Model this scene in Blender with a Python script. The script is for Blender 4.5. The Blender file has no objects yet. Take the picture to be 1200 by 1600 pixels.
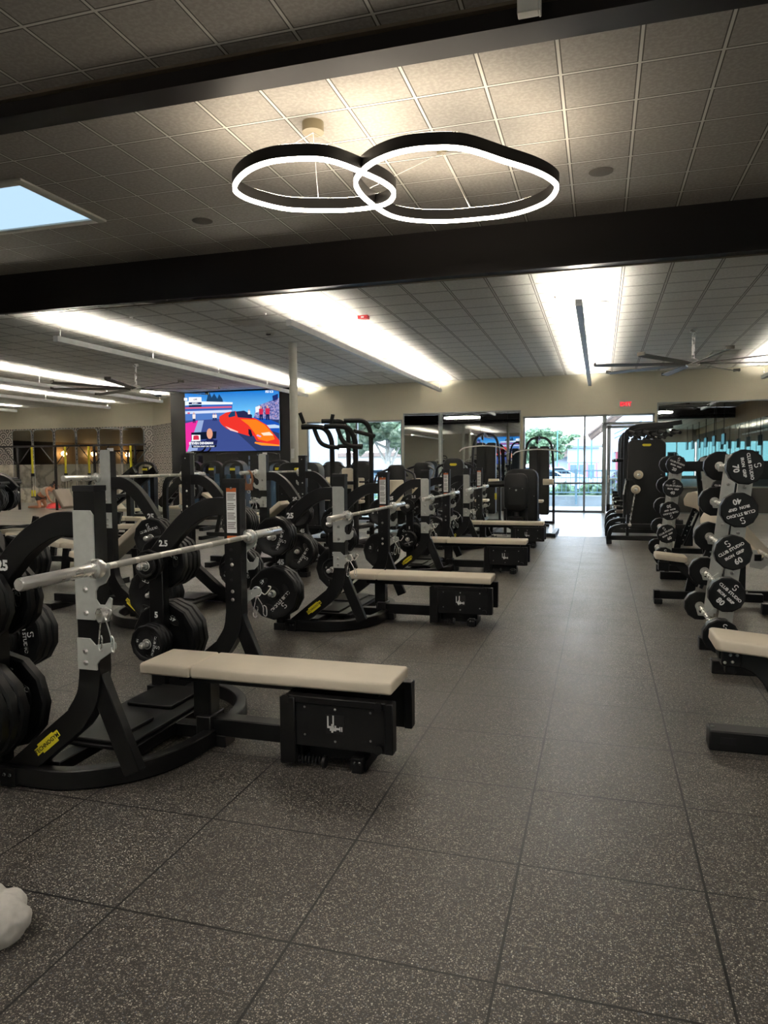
import bpy, bmesh, math, random
from mathutils import Vector, Matrix, Euler
random.seed(7)
PI = math.pi
S = bpy.context.scene
COL = S.collection

# ------------------------------------------------------------------ camera, world, light, exposure
CAMH = 1.4201
cam_d = bpy.data.cameras.new('camera'); cam = bpy.data.objects.new('camera', cam_d); COL.objects.link(cam)
cam_d.sensor_fit = 'VERTICAL'; cam_d.sensor_height = 24.0; cam_d.lens = 24.0*1128.12/1600.0
cam_d.clip_start = 0.05; cam_d.clip_end = 300
yaw, pit, rol = 0.291003516, -0.0666125, -0.00799847
f = Vector((-math.sin(yaw)*math.cos(pit), math.cos(yaw)*math.cos(pit), math.sin(pit)))
r = Vector((math.cos(yaw), math.sin(yaw), 0)); u = r.cross(f)
r2 = r*math.cos(rol)+u*math.sin(rol); u2 = -r*math.sin(rol)+u*math.cos(rol)
cam.matrix_world = Matrix(((r2.x, u2.x, -f.x, 0), (r2.y, u2.y, -f.y, 0), (r2.z, u2.z, -f.z, CAMH), (0, 0, 0, 1)))
S.camera = cam
S.view_settings.view_transform = 'Standard'; S.view_settings.look = 'None'
S.view_settings.gamma = 1; S.view_settings.use_curve_mapping = False
S.view_settings.exposure = 1.22
SKY_STRENGTH = 4.2      # bright overcast daylight
STRIP = 104.0            # pendant up-lights
RING = 14.0 
RING2 = 31.0            # added fill rings, unseen behind the viewer
#             # ring chandelier light
w = bpy.data.worlds.new('overcast_sky'); S.world = w; w.use_nodes = True
wn = w.node_tree; wn.nodes.clear()
wo = wn.nodes.new('ShaderNodeOutputWorld'); wb = wn.nodes.new('ShaderNodeBackground')
tc = wn.nodes.new('ShaderNodeTexCoord'); sx = wn.nodes.new('ShaderNodeSeparateXYZ'); rp = wn.nodes.new('ShaderNodeValToRGB')
wn.links.new(tc.outputs['Generated'], sx.inputs[0]); wn.links.new(sx.outputs[2], rp.inputs[0])
rp.color_ramp.elements[0].position = 0.0; rp.color_ramp.elements[0].color = (.93, .97, 1, 1)
rp.color_ramp.elements[1].position = 0.6; rp.color_ramp.elements[1].color = (.62, .78, 1, 1)
wn.links.new(rp.outputs[0], wb.inputs[0]); wb.inputs[1].default_value = SKY_STRENGTH
wn.links.new(wb.outputs[0], wo.inputs[0])

# ------------------------------------------------------------------ materials
def C(h):
    h = h.lstrip('#'); v = [int(h[i:i+2], 16)/255 for i in (0, 2, 4)]
    return tuple((x/12.92 if x <= .04045 else ((x+.055)/1.055)**2.4) for x in v)+(1,)
class NT:
    def __init__(s, name):
        s.m = bpy.data.materials.new(name); s.m.use_nodes = True; s.t = s.m.node_tree
        s.b = s.t.nodes['Principled BSDF']; s.out = s.t.nodes['Material Output']
    def n(s, typ, **k):
        x = s.t.nodes.new(typ)
        for a, b in k.items(): setattr(x, a, b)
        return x
    def l(s, a, b): s.t.links.new(a, b)
    def val(s, sock, v):
        if hasattr(v, 'is_output') or isinstance(v, bpy.types.NodeSocket): s.l(v, sock)
        else: sock.default_value = v
    def math(s, op, a, b=0.0, clamp=False):
        x = s.n('ShaderNodeMath', operation=op, use_clamp=clamp); s.val(x.inputs[0], a); s.val(x.inputs[1], b); return x.outputs[0]
    def mix(s, f, a, b):
        x = s.n('ShaderNodeMix', data_type='RGBA'); s.val(x.inputs[0], f); s.val(x.inputs[6], a); s.val(x.inputs[7], b); return x.outputs[2]
    def noise(s, scale, vec=None, detail=2, out=0):
        x = s.n('ShaderNodeTexNoise'); x.inputs['Scale'].default_value = scale; x.inputs['Detail'].default_value = detail
        if vec is not None: s.l(vec, x.inputs['Vector'])
        return x.outputs[out]
    def pos(s): return s.n('ShaderNodeNewGeometry').outputs['Position']
    def obj(s): return s.n('ShaderNodeTexCoord').outputs['Object']
    def ramp(s, f, stops):
        x = s.n('ShaderNodeValToRGB'); s.l(f, x.inputs[0]); e = x.color_ramp.elements
        e[0].position, e[0].color = stops[0]; e[1].position, e[1].color = stops[1]
        for p, c in stops[2:]:
            q = e.new(p); q.color = c
        return x.outputs[0]
    def bump(s, h, st=.2, d=.01):
        x = s.n('ShaderNodeBump'); x.inputs['Strength'].default_value = st; x.inputs['Distance'].default_value = d
        s.l(h, x.inputs['Height']); s.l(x.outputs[0], s.b.inputs['Normal'])
def mk(name, col, rough=.5, metal=0.0, var=.08, scale=6, bump=0, coat=0, spec=.5):
    t = NT(name); c = C(col) if isinstance(col, str) else col
    nz = t.noise(scale, t.obj(), 3)
    d = tuple(x*(1-var) for x in c[:3])+(1,); e = tuple(min(1, x*(1+var)) for x in c[:3])+(1,)
    t.l(t.ramp(nz, [(.3, d), (.7, e)]), t.b.inputs['Base Color'])
    rr = t.math('MULTIPLY_ADD', nz, .12); rr.node.inputs[2].default_value = rough-.06
    t.l(rr, t.b.inputs['Roughness']); t.b.inputs['Metallic'].default_value = metal
    t.b.inputs['Specular IOR Level'].default_value = spec
    if bump: t.bump(t.noise(scale*40, t.obj(), 2), bump, .002)
    if coat: t.b.inputs['Coat Weight'].default_value = coat
    return t.m
def em(name, col, st):
    t = NT(name); t.b.inputs['Base Color'].default_value = (0.0, 0.0, 0.0, 1); t.b.inputs['Specular IOR Level'].default_value = 0
    t.b.inputs['Emission Color'].default_value = C(col) if isinstance(col, str) else col
    t.b.inputs['Emission Strength'].default_value = st; t.b.inputs['Roughness'].default_value = 1; return t.m

BLK = mk('black_powder_coat', '#0e0e0f', .42, 0, .1, 8, .05, 0, .32)
BLK2 = mk('black_satin_shroud', '#101011', .5, 0, .1, 3, 0, 0, .3)
DK = mk('charcoal_plastic', '#1a1a1c', .5, spec=.3)
RUB = mk('black_urethane', '#0e0f10', .46, 0, .12, 10, .03, 0, .35)
EDGE = mk('worn_urethane_rim', '#1e1f21', .55, 0, .15, 12, .04)
GRIP = mk('black_foam_grip', '#0d0d0d', .7, 0, .1, 30, .1, 0, .3)
SILV = mk('silver_powder_coat', '#bdc0ba', .5, .1, .06, 30, .08)
CHR = mk('chrome', '#f7f6f2', .28, .8, .05, 20)
STL = mk('brushed_steel', '#f0eee8', .42, .7, .1, 50)
BOLT = mk('zinc_bolt', '#c9c8c4', .3, 1)
CREAM = mk('cream_vinyl', '#e6dac4', .48, 0, .04, 5, .04)
TAUPE = mk('taupe_vinyl', '#93867a', .5, 0, .05, 6, .04)
YEL = mk('yellow_badge', '#e6d62c', .5)
WHT = mk('white_print', '#e8e8e6', .6)
INK = mk('black_ink', '#0c0c0c', .6)
ORG = mk('orange_print', '#c9642c', .6)
GRYP = mk('grey_white_paint', '#c2c1b8', .5)
BLUE = mk('smoked_blue_glass_cover', '#3f556c', .25, 0, .1)
YELR = mk('yellow_strap_webbing', '#d8cc2e', .7)
RED = mk('red_paint', '#b5222a', .5)
SKIN = mk('skin', '#a8765a', .6)
HAIRM = mk('dark_hair', '#1c1512', .8)
CLOTH = mk('white_cotton', '#cfcac2', .85)
TOWEL = mk('white_fleece', '#d8d4cc', .95, 0, .06, 40, .6)
BEAM = mk('dark_brown_painted_beam', '#17120f', .55, 0, .1, 2, 0, 0, .25)
TRIM = mk('bronze_trim', '#504636', .6)
ALU = mk('aluminium_window_frame', '#8d9293', .4, .4)
WALL = mk('beige_wall_paint', '#c3beab', .75, 0, .02, 1)
WALLG = mk('warm_grey_wall_paint', '#9a958c', .8, 0, .03, 1)
WHW = mk('white_pendant_housing', '#cfd2d4', .45)
BLKW = mk('black_panel_wall', '#0f0f12', .5, 0, .2, 2, 0, 0, .3)
FANM = mk('bronze_fan_blade', '#47443f', .4, .4)
BRASS = mk('brushed_brass_canopy', '#8a7f66', .4, .6)
RINGM = mk('black_ring_metal', '#1b1917', .4, .3)
BRN = mk('brown_leather_strap', '#8a5a3c', .5)

def speckle_floor():
    t = NT('speckled_rubber_tile'); p = t.pos(); s = t.n('ShaderNodeSeparateXYZ'); t.l(p, s.inputs[0])
    x = t.math('DIVIDE', t.math('ADD', s.outputs[0], .260+61), .61); y = t.math('DIVIDE', t.math('ADD', s.outputs[1], -3.72+61), .61)
    wob = t.noise(.9, p, 1); 
    def edge(v):
        fr = t.math('FRACT', v); return t.math('MINIMUM', fr, t.math('SUBTRACT', 1.0, fr))
    ed = t.math('MINIMUM', edge(x), edge(y))
    wid = t.math('MULTIPLY_ADD', t.noise(2.5, p, 2), .006); wid.node.inputs[2].default_value = .004
    seam = t.math('LESS_THAN', ed, wid)
    cmb = t.n('ShaderNodeCombineXYZ'); t.l(t.math('FLOOR', x), cmb.inputs[0]); t.l(t.math('FLOOR', y), cmb.inputs[1])
    wn_ = t.n('ShaderNodeTexWhiteNoise'); t.l(cmb.outputs[0], wn_.inputs['Vector'])
    base = t.mix(wn_.outputs[0], C('#35322f'), C('#3e3a37'))
    base = t.mix(t.math('MULTIPLY', t.noise(.6, p, 3), .5), base, C('#2f2c2a'))
    # flecks: distorted voronoi cells, some of them pale
    nv = t.n('ShaderNodeTexNoise'); nv.inputs['Scale'].default_value = 90; t.l(p, nv.inputs['Vector'])
    mv = t.n('ShaderNodeVectorMath', operation='MULTIPLY_ADD'); t.l(nv.outputs['Color'], mv.inputs[0]); mv.inputs[1].default_value = (.006, .006, .006); t.l(p, mv.inputs[2])
    def fleck(scale, thr, size):
        vo = t.n('ShaderNodeTexVoronoi'); vo.inputs['Scale'].default_value = scale; t.l(mv.outputs[0], vo.inputs['Vector'])
        sc = t.n('ShaderNodeSeparateColor'); t.l(vo.outputs['Color'], sc.inputs[0])
        a = t.math('LESS_THAN', vo.outputs['Distance'], size); b = t.math('LESS_THAN', sc.outputs[0], thr)
        return t.math('MULTIPLY', a, b), sc.outputs[1]
    f1, c1 = fleck(170, .50, .42); f2, c2 = fleck(290, .42, .45)
    fc = t.ramp(c1, [(0, C('#cfc9bc')), (.5, C('#6f665a')), (.7, C('#a39a8b')), (.95, C('#6a7078'))])
    fc2 = t.ramp(c2, [(0, C('#8f897e')), (1, C('#4f4a44'))])
    col = t.mix(f2, base, fc2); col = t.mix(f1, col, fc)
    col = t.mix(seam, col, C('#0b0a0a'))
    t.l(col, t.b.inputs['Base Color']); t.b.inputs['Specular IOR Level'].default_value = .45
    ro = t.math('MULTIPLY_ADD', t.noise(3, p, 2), .15); ro.node.inputs[2].default_value = .36
    t.l(ro, t.b.inputs['Roughness'])
    h = t.math('SUBTRACT', t.noise(220, p, 2), t.math('MULTIPLY', seam, 2.0)); t.bump(h, .45, .002)
    return t.m
def wood_floor():
    t = NT('grey_vinyl_plank'); p = t.pos(); s = t.n('ShaderNodeSeparateXYZ'); t.l(p, s.inputs[0])
    y = t.math('DIVIDE', t.math('ADD', s.outputs[1], 50.0), .18); fl = t.math('FLOOR', y)
    xo = t.math('ADD', t.math('DIVIDE', s.outputs[0], 1.2), t.math('MULTIPLY', fl, .37)); 
    cmb = t.n('ShaderNodeCombineXYZ'); t.l(fl, cmb.inputs[0]); t.l(t.math('FLOOR', xo), cmb.inputs[1])
    wn_ = t.n('ShaderNodeTexWhiteNoise'); t.l(cmb.outputs[0], wn_.inputs['Vector'])
    col = t.mix(wn_.outputs[0], C('#7d7a74'), C('#9a968e'))
    sc = t.n('ShaderNodeVectorMath', operation='MULTIPLY'); t.l(p, sc.inputs[0]); sc.inputs[1].default_value = (1, 14, 1)
    col = t.mix(t.math('MULTIPLY', t.noise(3, sc.outputs[0], 5), .5), col, C('#6a665f'))
    t.l(col, t.b.inputs['Base Color']); t.b.inputs['Roughness'].default_value = .28
    return t.m
def ceiling_mat(name, x0, y0, c1, c2):
    t = NT(name); p = t.pos(); s = t.n('ShaderNodeSeparateXYZ'); t.l(p, s.inputs[0])
    x = t.math('DIVIDE', t.math('ADD', s.outputs[0], -x0+61), .61); y = t.math('DIVIDE', t.math('ADD', s.outputs[1], -y0+61), .61)
    def e(v):
        fr = t.math('FRACT', v); return t.math('MINIMUM', fr, t.math('SUBTRACT', 1.0, fr))
    ed = t.math('MINIMUM', e(x), e(y))
    bar = t.math('LESS_THAN', ed, .019); groove_shade = t.math('MULTIPLY', t.math('LESS_THAN', ed, .036), t.math('GREATER_THAN', ed, .019))  # dark line beside each T-bar paints the shadow of the recessed tile edge
    nz = t.noise(30, p, 5); nz2 = t.noise(2.0, p, 2)
    col = t.mix(t.ramp(nz, [(.42, (0, 0, 0, 1)), (.62, (1, 1, 1, 1))]), C(c1), C(c2))
    col = t.mix(groove_shade, col, C('#4c4944')); col = t.mix(bar, col, C('#c6c5bf'))
    t.l(col, t.b.inputs['Base Color']); t.b.inputs['Roughness'].default_value = .85
    h = t.math('SUBTRACT', t.math('MULTIPLY', nz, .5), t.math('MULTIPLY', groove_shade, 2.0)); t.bump(h, .35, .006)
    return t.m
def wallpaper_mat():
    t = NT('scallop_wallpaper'); p = t.pos(); s = t.n('ShaderNodeSeparateXYZ'); t.l(p, s.inputs[0])
    r_ = .21
    zz = t.math('DIVIDE', t.math('ADD', s.outputs[2], 10.0), r_); row = t.math('FLOOR', zz)
    xs = t.math('ADD', t.math('DIVIDE', t.math('ADD', s.outputs[0], 60.0), 2*r_), t.math('MULTIPLY', t.math('MODULO', row, 2.0), .5))
    fx = t.math('SUBTRACT', t.math('FRACT', xs), .5); fz = t.math('FRACT', zz)
    d = t.math('SQRT', t.math('ADD', t.math('POWER', t.math('MULTIPLY', t.math('ABSOLUTE', fx), 2.0), 2.0), t.math('POWER', fz, 2.0)))
    rings = t.math('SINE', t.math('MULTIPLY', d, 14.0)); m = t.math('GREATER_THAN', rings, .1)
    t.l(t.mix(m, C('#4a4541'), C('#a59e98')), t.b.inputs['Base Color']); t.b.inputs['Roughness'].default_value = .6
    return t.m
def wood_mat(name, a, b, vert=True):
    t = NT(name); p = t.pos(); sc = t.n('ShaderNodeVectorMath', operation='MULTIPLY'); t.l(p, sc.inputs[0])
    sc.inputs[1].default_value = (6, 6, .5) if vert else (.6, .6, 8)
    nz = t.noise(2.2, sc.outputs[0], 5)
    t.l(t.ramp(nz, [(.3, C(a)), (.7, C(b))]), t.b.inputs['Base Color']); t.b.inputs['Roughness'].default_value = .5
    return t.m
def glass_mat(tint=(.93, .97, 1, 1)):
    t = NT('clear_window_glass'); g = t.n('ShaderNodeBsdfGlossy'); g.inputs['Roughness'].default_value = .02
    tr = t.n('ShaderNodeBsdfTransparent'); tr.inputs[0].default_value = tint
    fr = t.n('ShaderNodeFresnel'); fr.inputs[0].default_value = 1.45; mx = t.n('ShaderNodeMixShader')
    t.l(fr.outputs[0], mx.inputs[0]); t.l(tr.outputs[0], mx.inputs[1]); t.l(g.outputs[0], mx.inputs[2]); t.l(mx.outputs[0], t.out.inputs[0])
    return t.m
def mirror_mat():
    t = NT('mirror_glass'); t.b.inputs['Base Color'].default_value = (.80, .84, .82, 1); t.b.inputs['Metallic'].default_value = 1
    t.b.inputs['Roughness'].default_value = .015; return t.m
def leaf_mat(name, a, b, c):
    t = NT(name); p = t.pos(); nz = t.noise(5, p, 6)
    t.l(t.ramp(nz, [(.35, C(a)), (.5, C(b)), (.65, C(c))]), t.b.inputs['Base Color']); t.b.inputs['Roughness'].default_value = .8
    return t.m
FLOORM = speckle_floor(); WOODF = wood_floor()
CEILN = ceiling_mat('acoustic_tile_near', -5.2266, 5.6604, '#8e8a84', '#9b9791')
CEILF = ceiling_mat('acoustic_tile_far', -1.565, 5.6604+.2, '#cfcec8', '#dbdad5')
WPAPER = wallpaper_mat(); GLASS = glass_mat(); TINT = glass_mat((.20, .31, .33, 1)); MIRR = mirror_mat()
OAK = wood_mat('tan_oak_panelling', '#7b6648', '#96805c'); OAKD = wood_mat('brown_reception_wood', '#5c4327', '#7d5f38')
WAINS = mk('dark_speckled_rubber_wainscot', '#1f1d1b', .6, 0, .5, 150)
CURT = mk('black_curtain_fabric', '#101012', .8)
LEAF1 = leaf_mat('grey_green_foliage', '#2c3a28', '#5d6e50', '#8a8f78'); LEAF2 = leaf_mat('green_foliage', '#2c4029', '#516b4a', '#879c78')
LEAF3 = leaf_mat('purple_flowering_shrub', '#3b2a4a', '#5e6b44', '#8a6aa0')
BARK = mk('pale_bark', '#a8a398', .8, 0, .3, 9)
STUC = mk('pale_blue_stucco', '#b9c4cc', .8); STUC2 = mk('cream_stucco', '#cfcabd', .8); ROOF = mk('brown_roof_tiles', '#7d6a5e', .7, 0, .2, 6)
PINK = mk('coral_painted_column', '#c9707c', .7); CONC = mk('concrete_paving', '#a9aeb0', .8, 0, .08, 2); ASPH = mk('asphalt', '#6f7479', .85)
RAILM = mk('blue_grey_railing_paint', '#7c98a4', .4, .3)

# ------------------------------------------------------------------ mesh builder
_txt = {}
def text_geo(s, size, bold=0.0):
    k = (s, round(size, 4), bold)
    if k not in _txt:
        c = bpy.data.curves.new('t', 'FONT'); c.body = s; c.size = size; c.align_x = 'CENTER'; c.align_y = 'CENTER'; c.offset = bold; c.resolution_u = 2
        o = bpy.data.objects.new('t', c); COL.objects.link(o); dg = bpy.context.evaluated_depsgraph_get()
        m = bpy.data.meshes.new_from_object(o.evaluated_get(dg))
        _txt[k] = ([v.co.copy() for v in m.vertices], [tuple(p.vertices) for p in m.polygons])
        bpy.data.objects.remove(o); bpy.data.meshes.remove(m); bpy.data.curves.remove(c)
    return _txt[k]
def cat(pts, k=6):
    P = [Vector(p) for p in pts]; out = []
    for i in range(len(P)-1):
        a = P[max(0, i-1)]; b = P[i]; c = P[i+1]; d = P[min(len(P)-1, i+2)]
        for j in range(k):
            t = j/k; out.append(.5*((2*b)+(c-a)*t+(2*a-5*b+4*c-d)*t*t+(3*b-a-3*c+d)*t**3))
    out.append(P[-1]); return out
def cat_closed(pts, k=5):
    P = [Vector(p) for p in pts]; n = len(P); out = []
    for i in range(n):
        a, b, c, d = P[i-1], P[i], P[(i+1) % n], P[(i+2) % n]
        for j in range(k):
            t = j/k; out.append(.5*((2*b)+(c-a)*t+(2*a-5*b+4*c-d)*t*t+(3*b-a-3*c+d)*t**3))
    return out
def rrect(x0, x1, y0, y1, r_, n=4):
    o = []
    for cx, cy, a in ((x1-r_, y1-r_, 0), (x0+r_, y1-r_, 90), (x0+r_, y0+r_, 180), (x1-r_, y0+r_, 270)):
        for i in range(n+1):
            t = math.radians(a+90*i/n); o.append((cx+r_*math.cos(t), cy+r_*math.sin(t)))
    return o
class MB:
    def __init__(s, mat=None): s.v = []; s.f = []; s.mi = []; s.sm = []; s.mats = []; s.cur = 0; s.M = None; (mat and s.mat(mat))
    def mat(s, m):
        if m not in s.mats: s.mats.append(m)
        s.cur = s.mats.index(m); return s
    def add(s, vs, fs, smooth=False):
        o = len(s.v)
        for v in vs: s.v.append((s.M @ Vector(v)) if s.M else Vector(v))
        for q in fs: s.f.append(tuple(i+o for i in q)); s.mi.append(s.cur); s.sm.append(smooth)
        return s
    def box(s, x0, x1, y0, y1, z0, z1):
        return s.add([(x0,y0,z0),(x1,y0,z0),(x1,y1,z0),(x0,y1,z0),(x0,y0,z1),(x1,y0,z1),(x1,y1,z1),(x0,y1,z1)],
                     [(0,3,2,1),(4,5,6,7),(0,1,5,4),(1,2,6,5),(2,3,7,6),(3,0,4,7)])
    def prism(s, poly, ax, a0, a1, smooth=False):
        f_ = {'x': lambda p, a: (a, p[0], p[1]), 'y': lambda p, a: (p[0], a, p[1]), 'z': lambda p, a: (p[0], p[1], a)}[ax]
        n = len(poly); vs = [f_(p, a0) for p in poly]+[f_(p, a1) for p in poly]
        s.add(vs, [tuple(range(n)), tuple(range(2*n-1, n-1, -1))]); o = len(s.v)-2*n
        for i in range(n):
            j = (i+1) % n; s.f.append((o+i, o+n+i, o+n+j, o+j)); s.mi.append(s.cur); s.sm.append(smooth)
        return s
    def sweep(s, path, side, w_, h_, closed=False):
        P = [Vector(p) for p in path]; sd = Vector(side).normalized(); n = len(P); vs = []
        for i, p in enumerate(P):
            if closed: t = (P[(i+1) % n]-P[i-1])
            else: t = (P[min(n-1, i+1)]-P[max(0, i-1)])
            t.normalize(); nn = sd.cross(t).normalized()
            for a, b in ((-1, -1), (1, -1), (1, 1), (-1, 1)): vs.append(p+sd*a*w_/2+nn*b*h_/2)
        fs = []
        for i in range(n if closed else n-1):
            j = (i+1) % n
            for k in range(4): l = (k+1) % 4; fs.append((i*4+k, i*4+l, j*4+l, j*4+k))
        if not closed: fs += [(3, 2, 1, 0), tuple((n-1)*4+k for k in range(4))]
        return s.add(vs, fs)
    def tube(s, path, r_, n=8, closed=False, caps=True):
        P = [Vector(p) for p in path]; N = len(P); vs = []; prev = None
        for i, p in enumerate(P):
            t = (P[(i+1) % N]-P[i-1]) if closed else (P[min(N-1, i+1)]-P[max(0, i-1)])
            t.normalize()
            if prev is None:
                prev = t.orthogonal().normalized()
            prev = (prev-t*prev.dot(t)).normalized(); b = t.cross(prev)
            rr = r_[i] if isinstance(r_, (list, tuple)) else r_
            for k in range(n):
                a = 2*PI*k/n; vs.append(p+(prev*math.cos(a)+b*math.sin(a))*rr)
        fs = []
        for i in range(N if closed else N-1):
            j = (i+1) % N
            for k in range(n): l = (k+1) % n; fs.append((i*n+k, i*n+l, j*n+l, j*n+k))
        s.add(vs, fs, True)
        if caps and not closed: 
            o = len(s.v)-len(vs)
            s.f.append(tuple(o+k for k in range(n-1, -1, -1))); s.f.append(tuple(o+(N-1)*n+k for k in range(n))); s.mi += [s.cur]*2; s.sm += [False]*2
        return s
    def lathe(s, prof, c, ax='y', n=12, smooth=False, a0=0.0):
        c = Vector(c); vs = []; m = len(prof)
        for k in range(n):
            a = 2*PI*k/n+a0; ca, sa = math.cos(a), math.sin(a)
            for (rr, h) in prof:
                vs.append(c+Vector({'y': (rr*ca, h, rr*sa), 'z': (rr*ca, rr*sa, h), 'x': (h, rr*ca, rr*sa)}[ax]))
        fs = []
        for k in range(n):
            l = (k+1) % n
            for i in range(m-1): fs.append((k*m+i, k*m+i+1, l*m+i+1, l*m+i))
        return s.add(vs, fs, smooth)
    def cyl(s, c, r_, h, ax='z', n=16, smooth=True):
        s.lathe([(r_, 0), (r_, h)], c, ax, n, smooth); s.lathe([(0.0001, 0), (r_, 0)], c, ax, n); return s.lathe([(r_, h), (0.0001, h)], c, ax, n)
    def text(s, st, size, c, ax='-y', rot=0, bold=0.0):
        vs, fs = text_geo(st, size, bold); ca, sa = math.cos(rot), math.sin(rot); out = []
        for v in vs:
            a, b = v.x*ca-v.y*sa, v.x*sa+v.y*ca
            out.append(Vector(c)+Vector({'-y': (a, 0, b), 'y': (-a, 0, b), 'x': (0, a, b), '-x': (0, -a, b), 'z': (a, b, 0)}[ax]))
        return s.add(out, fs)
    def build(s, name, parent=None, bevel=0, seg=1, subsurf=0, loc=None):
        me = bpy.data.meshes.new(name); me.from_pydata([tuple(v) for v in s.v], [], s.f)
        for m in s.mats: me.materials.append(m)
        for i, p in enumerate(me.polygons): p.material_index = s.mi[i]; p.use_smooth = s.sm[i]
        bm = bmesh.new(); bm.from_mesh(me); bmesh.ops.remove_doubles(bm, verts=bm.verts, dist=1e-5)
        bmesh.ops.recalc_face_normals(bm, faces=bm.faces)
        if bevel:
            es = [e for e in bm.edges if len(e.link_faces) == 2 and e.calc_face_angle(0) > .6]
            bmesh.ops.bevel(bm, geom=es, offset=bevel, segments=seg, affect='EDGES', profile=.5, clamp_overlap=True)
        bm.to_mesh(me); bm.free(); me.update(); me.set_sharp_from_angle(angle=math.radians(38))
        o = bpy.data.objects.new(name, me); COL.objects.link(o)
        if subsurf:
            md = o.modifiers.new('s', 'SUBSURF'); md.levels = subsurf; md.render_levels = subsurf
            for p in me.polygons: p.use_smooth = True
        if parent: o.parent = parent
        if loc: o.location = loc
        return o
def tag(o, label, cat_, group=None, kind=None):
    o['label'] = label; o['category'] = cat_
    if group: o['group'] = group
    if kind: o['kind'] = kind
    return o
def thing(name, label, cat_, loc=(0, 0, 0), rz=0, group=None):
    o = bpy.data.objects.new(name, None); COL.objects.link(o); o.location = loc; o.rotation_euler = (0, 0, rz)
    o.empty_display_size = .1
    return tag(o, label, cat_, group)
KIDS = {}
def dup(root, loc=None, rot=None, label=None, group=None):
    c = root.copy(); COL.objects.link(c)
    if loc is not None: c.location = loc
    if rot is not None: c.rotation_euler = rot
    if label: c['label'] = label
    if group: c['group'] = group
    for ch in [o for o in root.children]:
        d = ch.copy(); COL.objects.link(d); d.parent = c
        for g in ch.children:
            e = g.copy(); COL.objects.link(e); e.parent = d
    return c
def struct(mb, name, **k):
    o = mb.build(name, **k); o['kind'] = 'structure'; return o
class First:
    """the first place() moves the prototype, later ones copy it"""
    def __init__(s, o): s.o = o; s.used = False
    def place(s, loc, rot=(0, 0, 0), label=None, group=None):
        if not s.used:
            s.used = True; s.o.location = loc; s.o.rotation_euler = rot
            if label: s.o['label'] = label
            if group: s.o['group'] = group
            return s.o
        return dup(s.o, loc, rot, label, group)

# ------------------------------------------------------------------ the setting
XL, XR, YB, YF, YF2 = -34.0, 7.5, -22.0, 21.2, 23.4
MATY = 14.3
fl = MB(FLOORM).box(XL, XR, YB, MATY, -.1, 0); fl.mat(WOODF).box(XL, XR, MATY, YF2+.2, -.1, -.004)
struct(fl, 'floor')
def fz(x, y): return 4.10+.006*x-.0105*y
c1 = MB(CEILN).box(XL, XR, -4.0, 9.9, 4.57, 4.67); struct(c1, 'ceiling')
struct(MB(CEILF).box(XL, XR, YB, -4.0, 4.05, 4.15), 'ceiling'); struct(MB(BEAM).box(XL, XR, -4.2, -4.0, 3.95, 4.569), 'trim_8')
c2 = MB(CEILF); vs = []
for z in (0, .1):
    for x, y in ((XL, 9.9), (XR, 9.9), (XR, YF2+.2), (XL, YF2+.2)): vs.append((x, y, fz(x, y)+z))
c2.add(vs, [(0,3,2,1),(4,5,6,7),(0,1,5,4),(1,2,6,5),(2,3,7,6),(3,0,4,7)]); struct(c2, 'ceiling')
struct(MB(BEAM).box(XL, XR, 9.82, 10.0, 3.955, 4.569).mat(TRIM).box(XL, XR, 9.99, 10.02, 3.94, 4.1), 'trim_1')
struct(MB(BEAM).box(XL, XR, 5.24, 5.5, 4.43, 4.569).mat(TRIM).box(XL, XR, 5.19, 5.24, 4.545, 4.569), 'trim_2')
# far wall, with its two glazed openings
W1 = (-8.87, -5.75); W2 = (-2.15, 1.42); WT = 2.75
m = MB(WALL)
m.box(-9.25, W1[0], YF, YF+.2, 0, 4.4); m.box(W1[1], W2[0], YF, YF+.2, 0, 4.4); m.box(W2[1], XR, YF, YF+.2, 0, 4.4)
m.box(W1[0], W1[1], YF, YF+.2, WT, 4.4); m.box(W2[0], W2[1], YF, YF+.2, WT, 4.4)
struct(m, 'wall_far')
struct(MB(WALL).box(XL, -15.94, YF2, YF2+.2, 2.9, 4.4).mat(WPAPER).box(XL, -15.94, YF2-.02, YF2+.18, 0, 2.9), 'wall_far')
m = MB(WALL); m.M = Matrix.Translation((-15.94, YF2, 0)) @ Matrix.Rotation(math.radians(-40), 4, 'Z')
m.box(0, 3.5, 0, .2, 2.9, 4.4); m.mat(WPAPER).box(0, 3.5, -.02, .18, 0, 2.9); struct(m, 'wall_corner')
m = MB(BLKW).box(-13.62, -9.2, YF-.2, YF+.2, 0, 4.1)
m.mat(INK)
for x in (-12.5, -11.4, -10.3): m.box(x-.006, x+.006, YF-.204, YF-.2, 0, 1.85)
struct(m, 'wall_screen')
struct(MB(OAK).box(XR, XR+.2, YB, YF, 3.55, 4.6).mat(MIRR).box(XR+.01, XR+.2, YB, YF, .9, 3.55).mat(WAINS).box(XR, XR+.2, YB, YF, 0, .9), 'wall_right')
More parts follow.
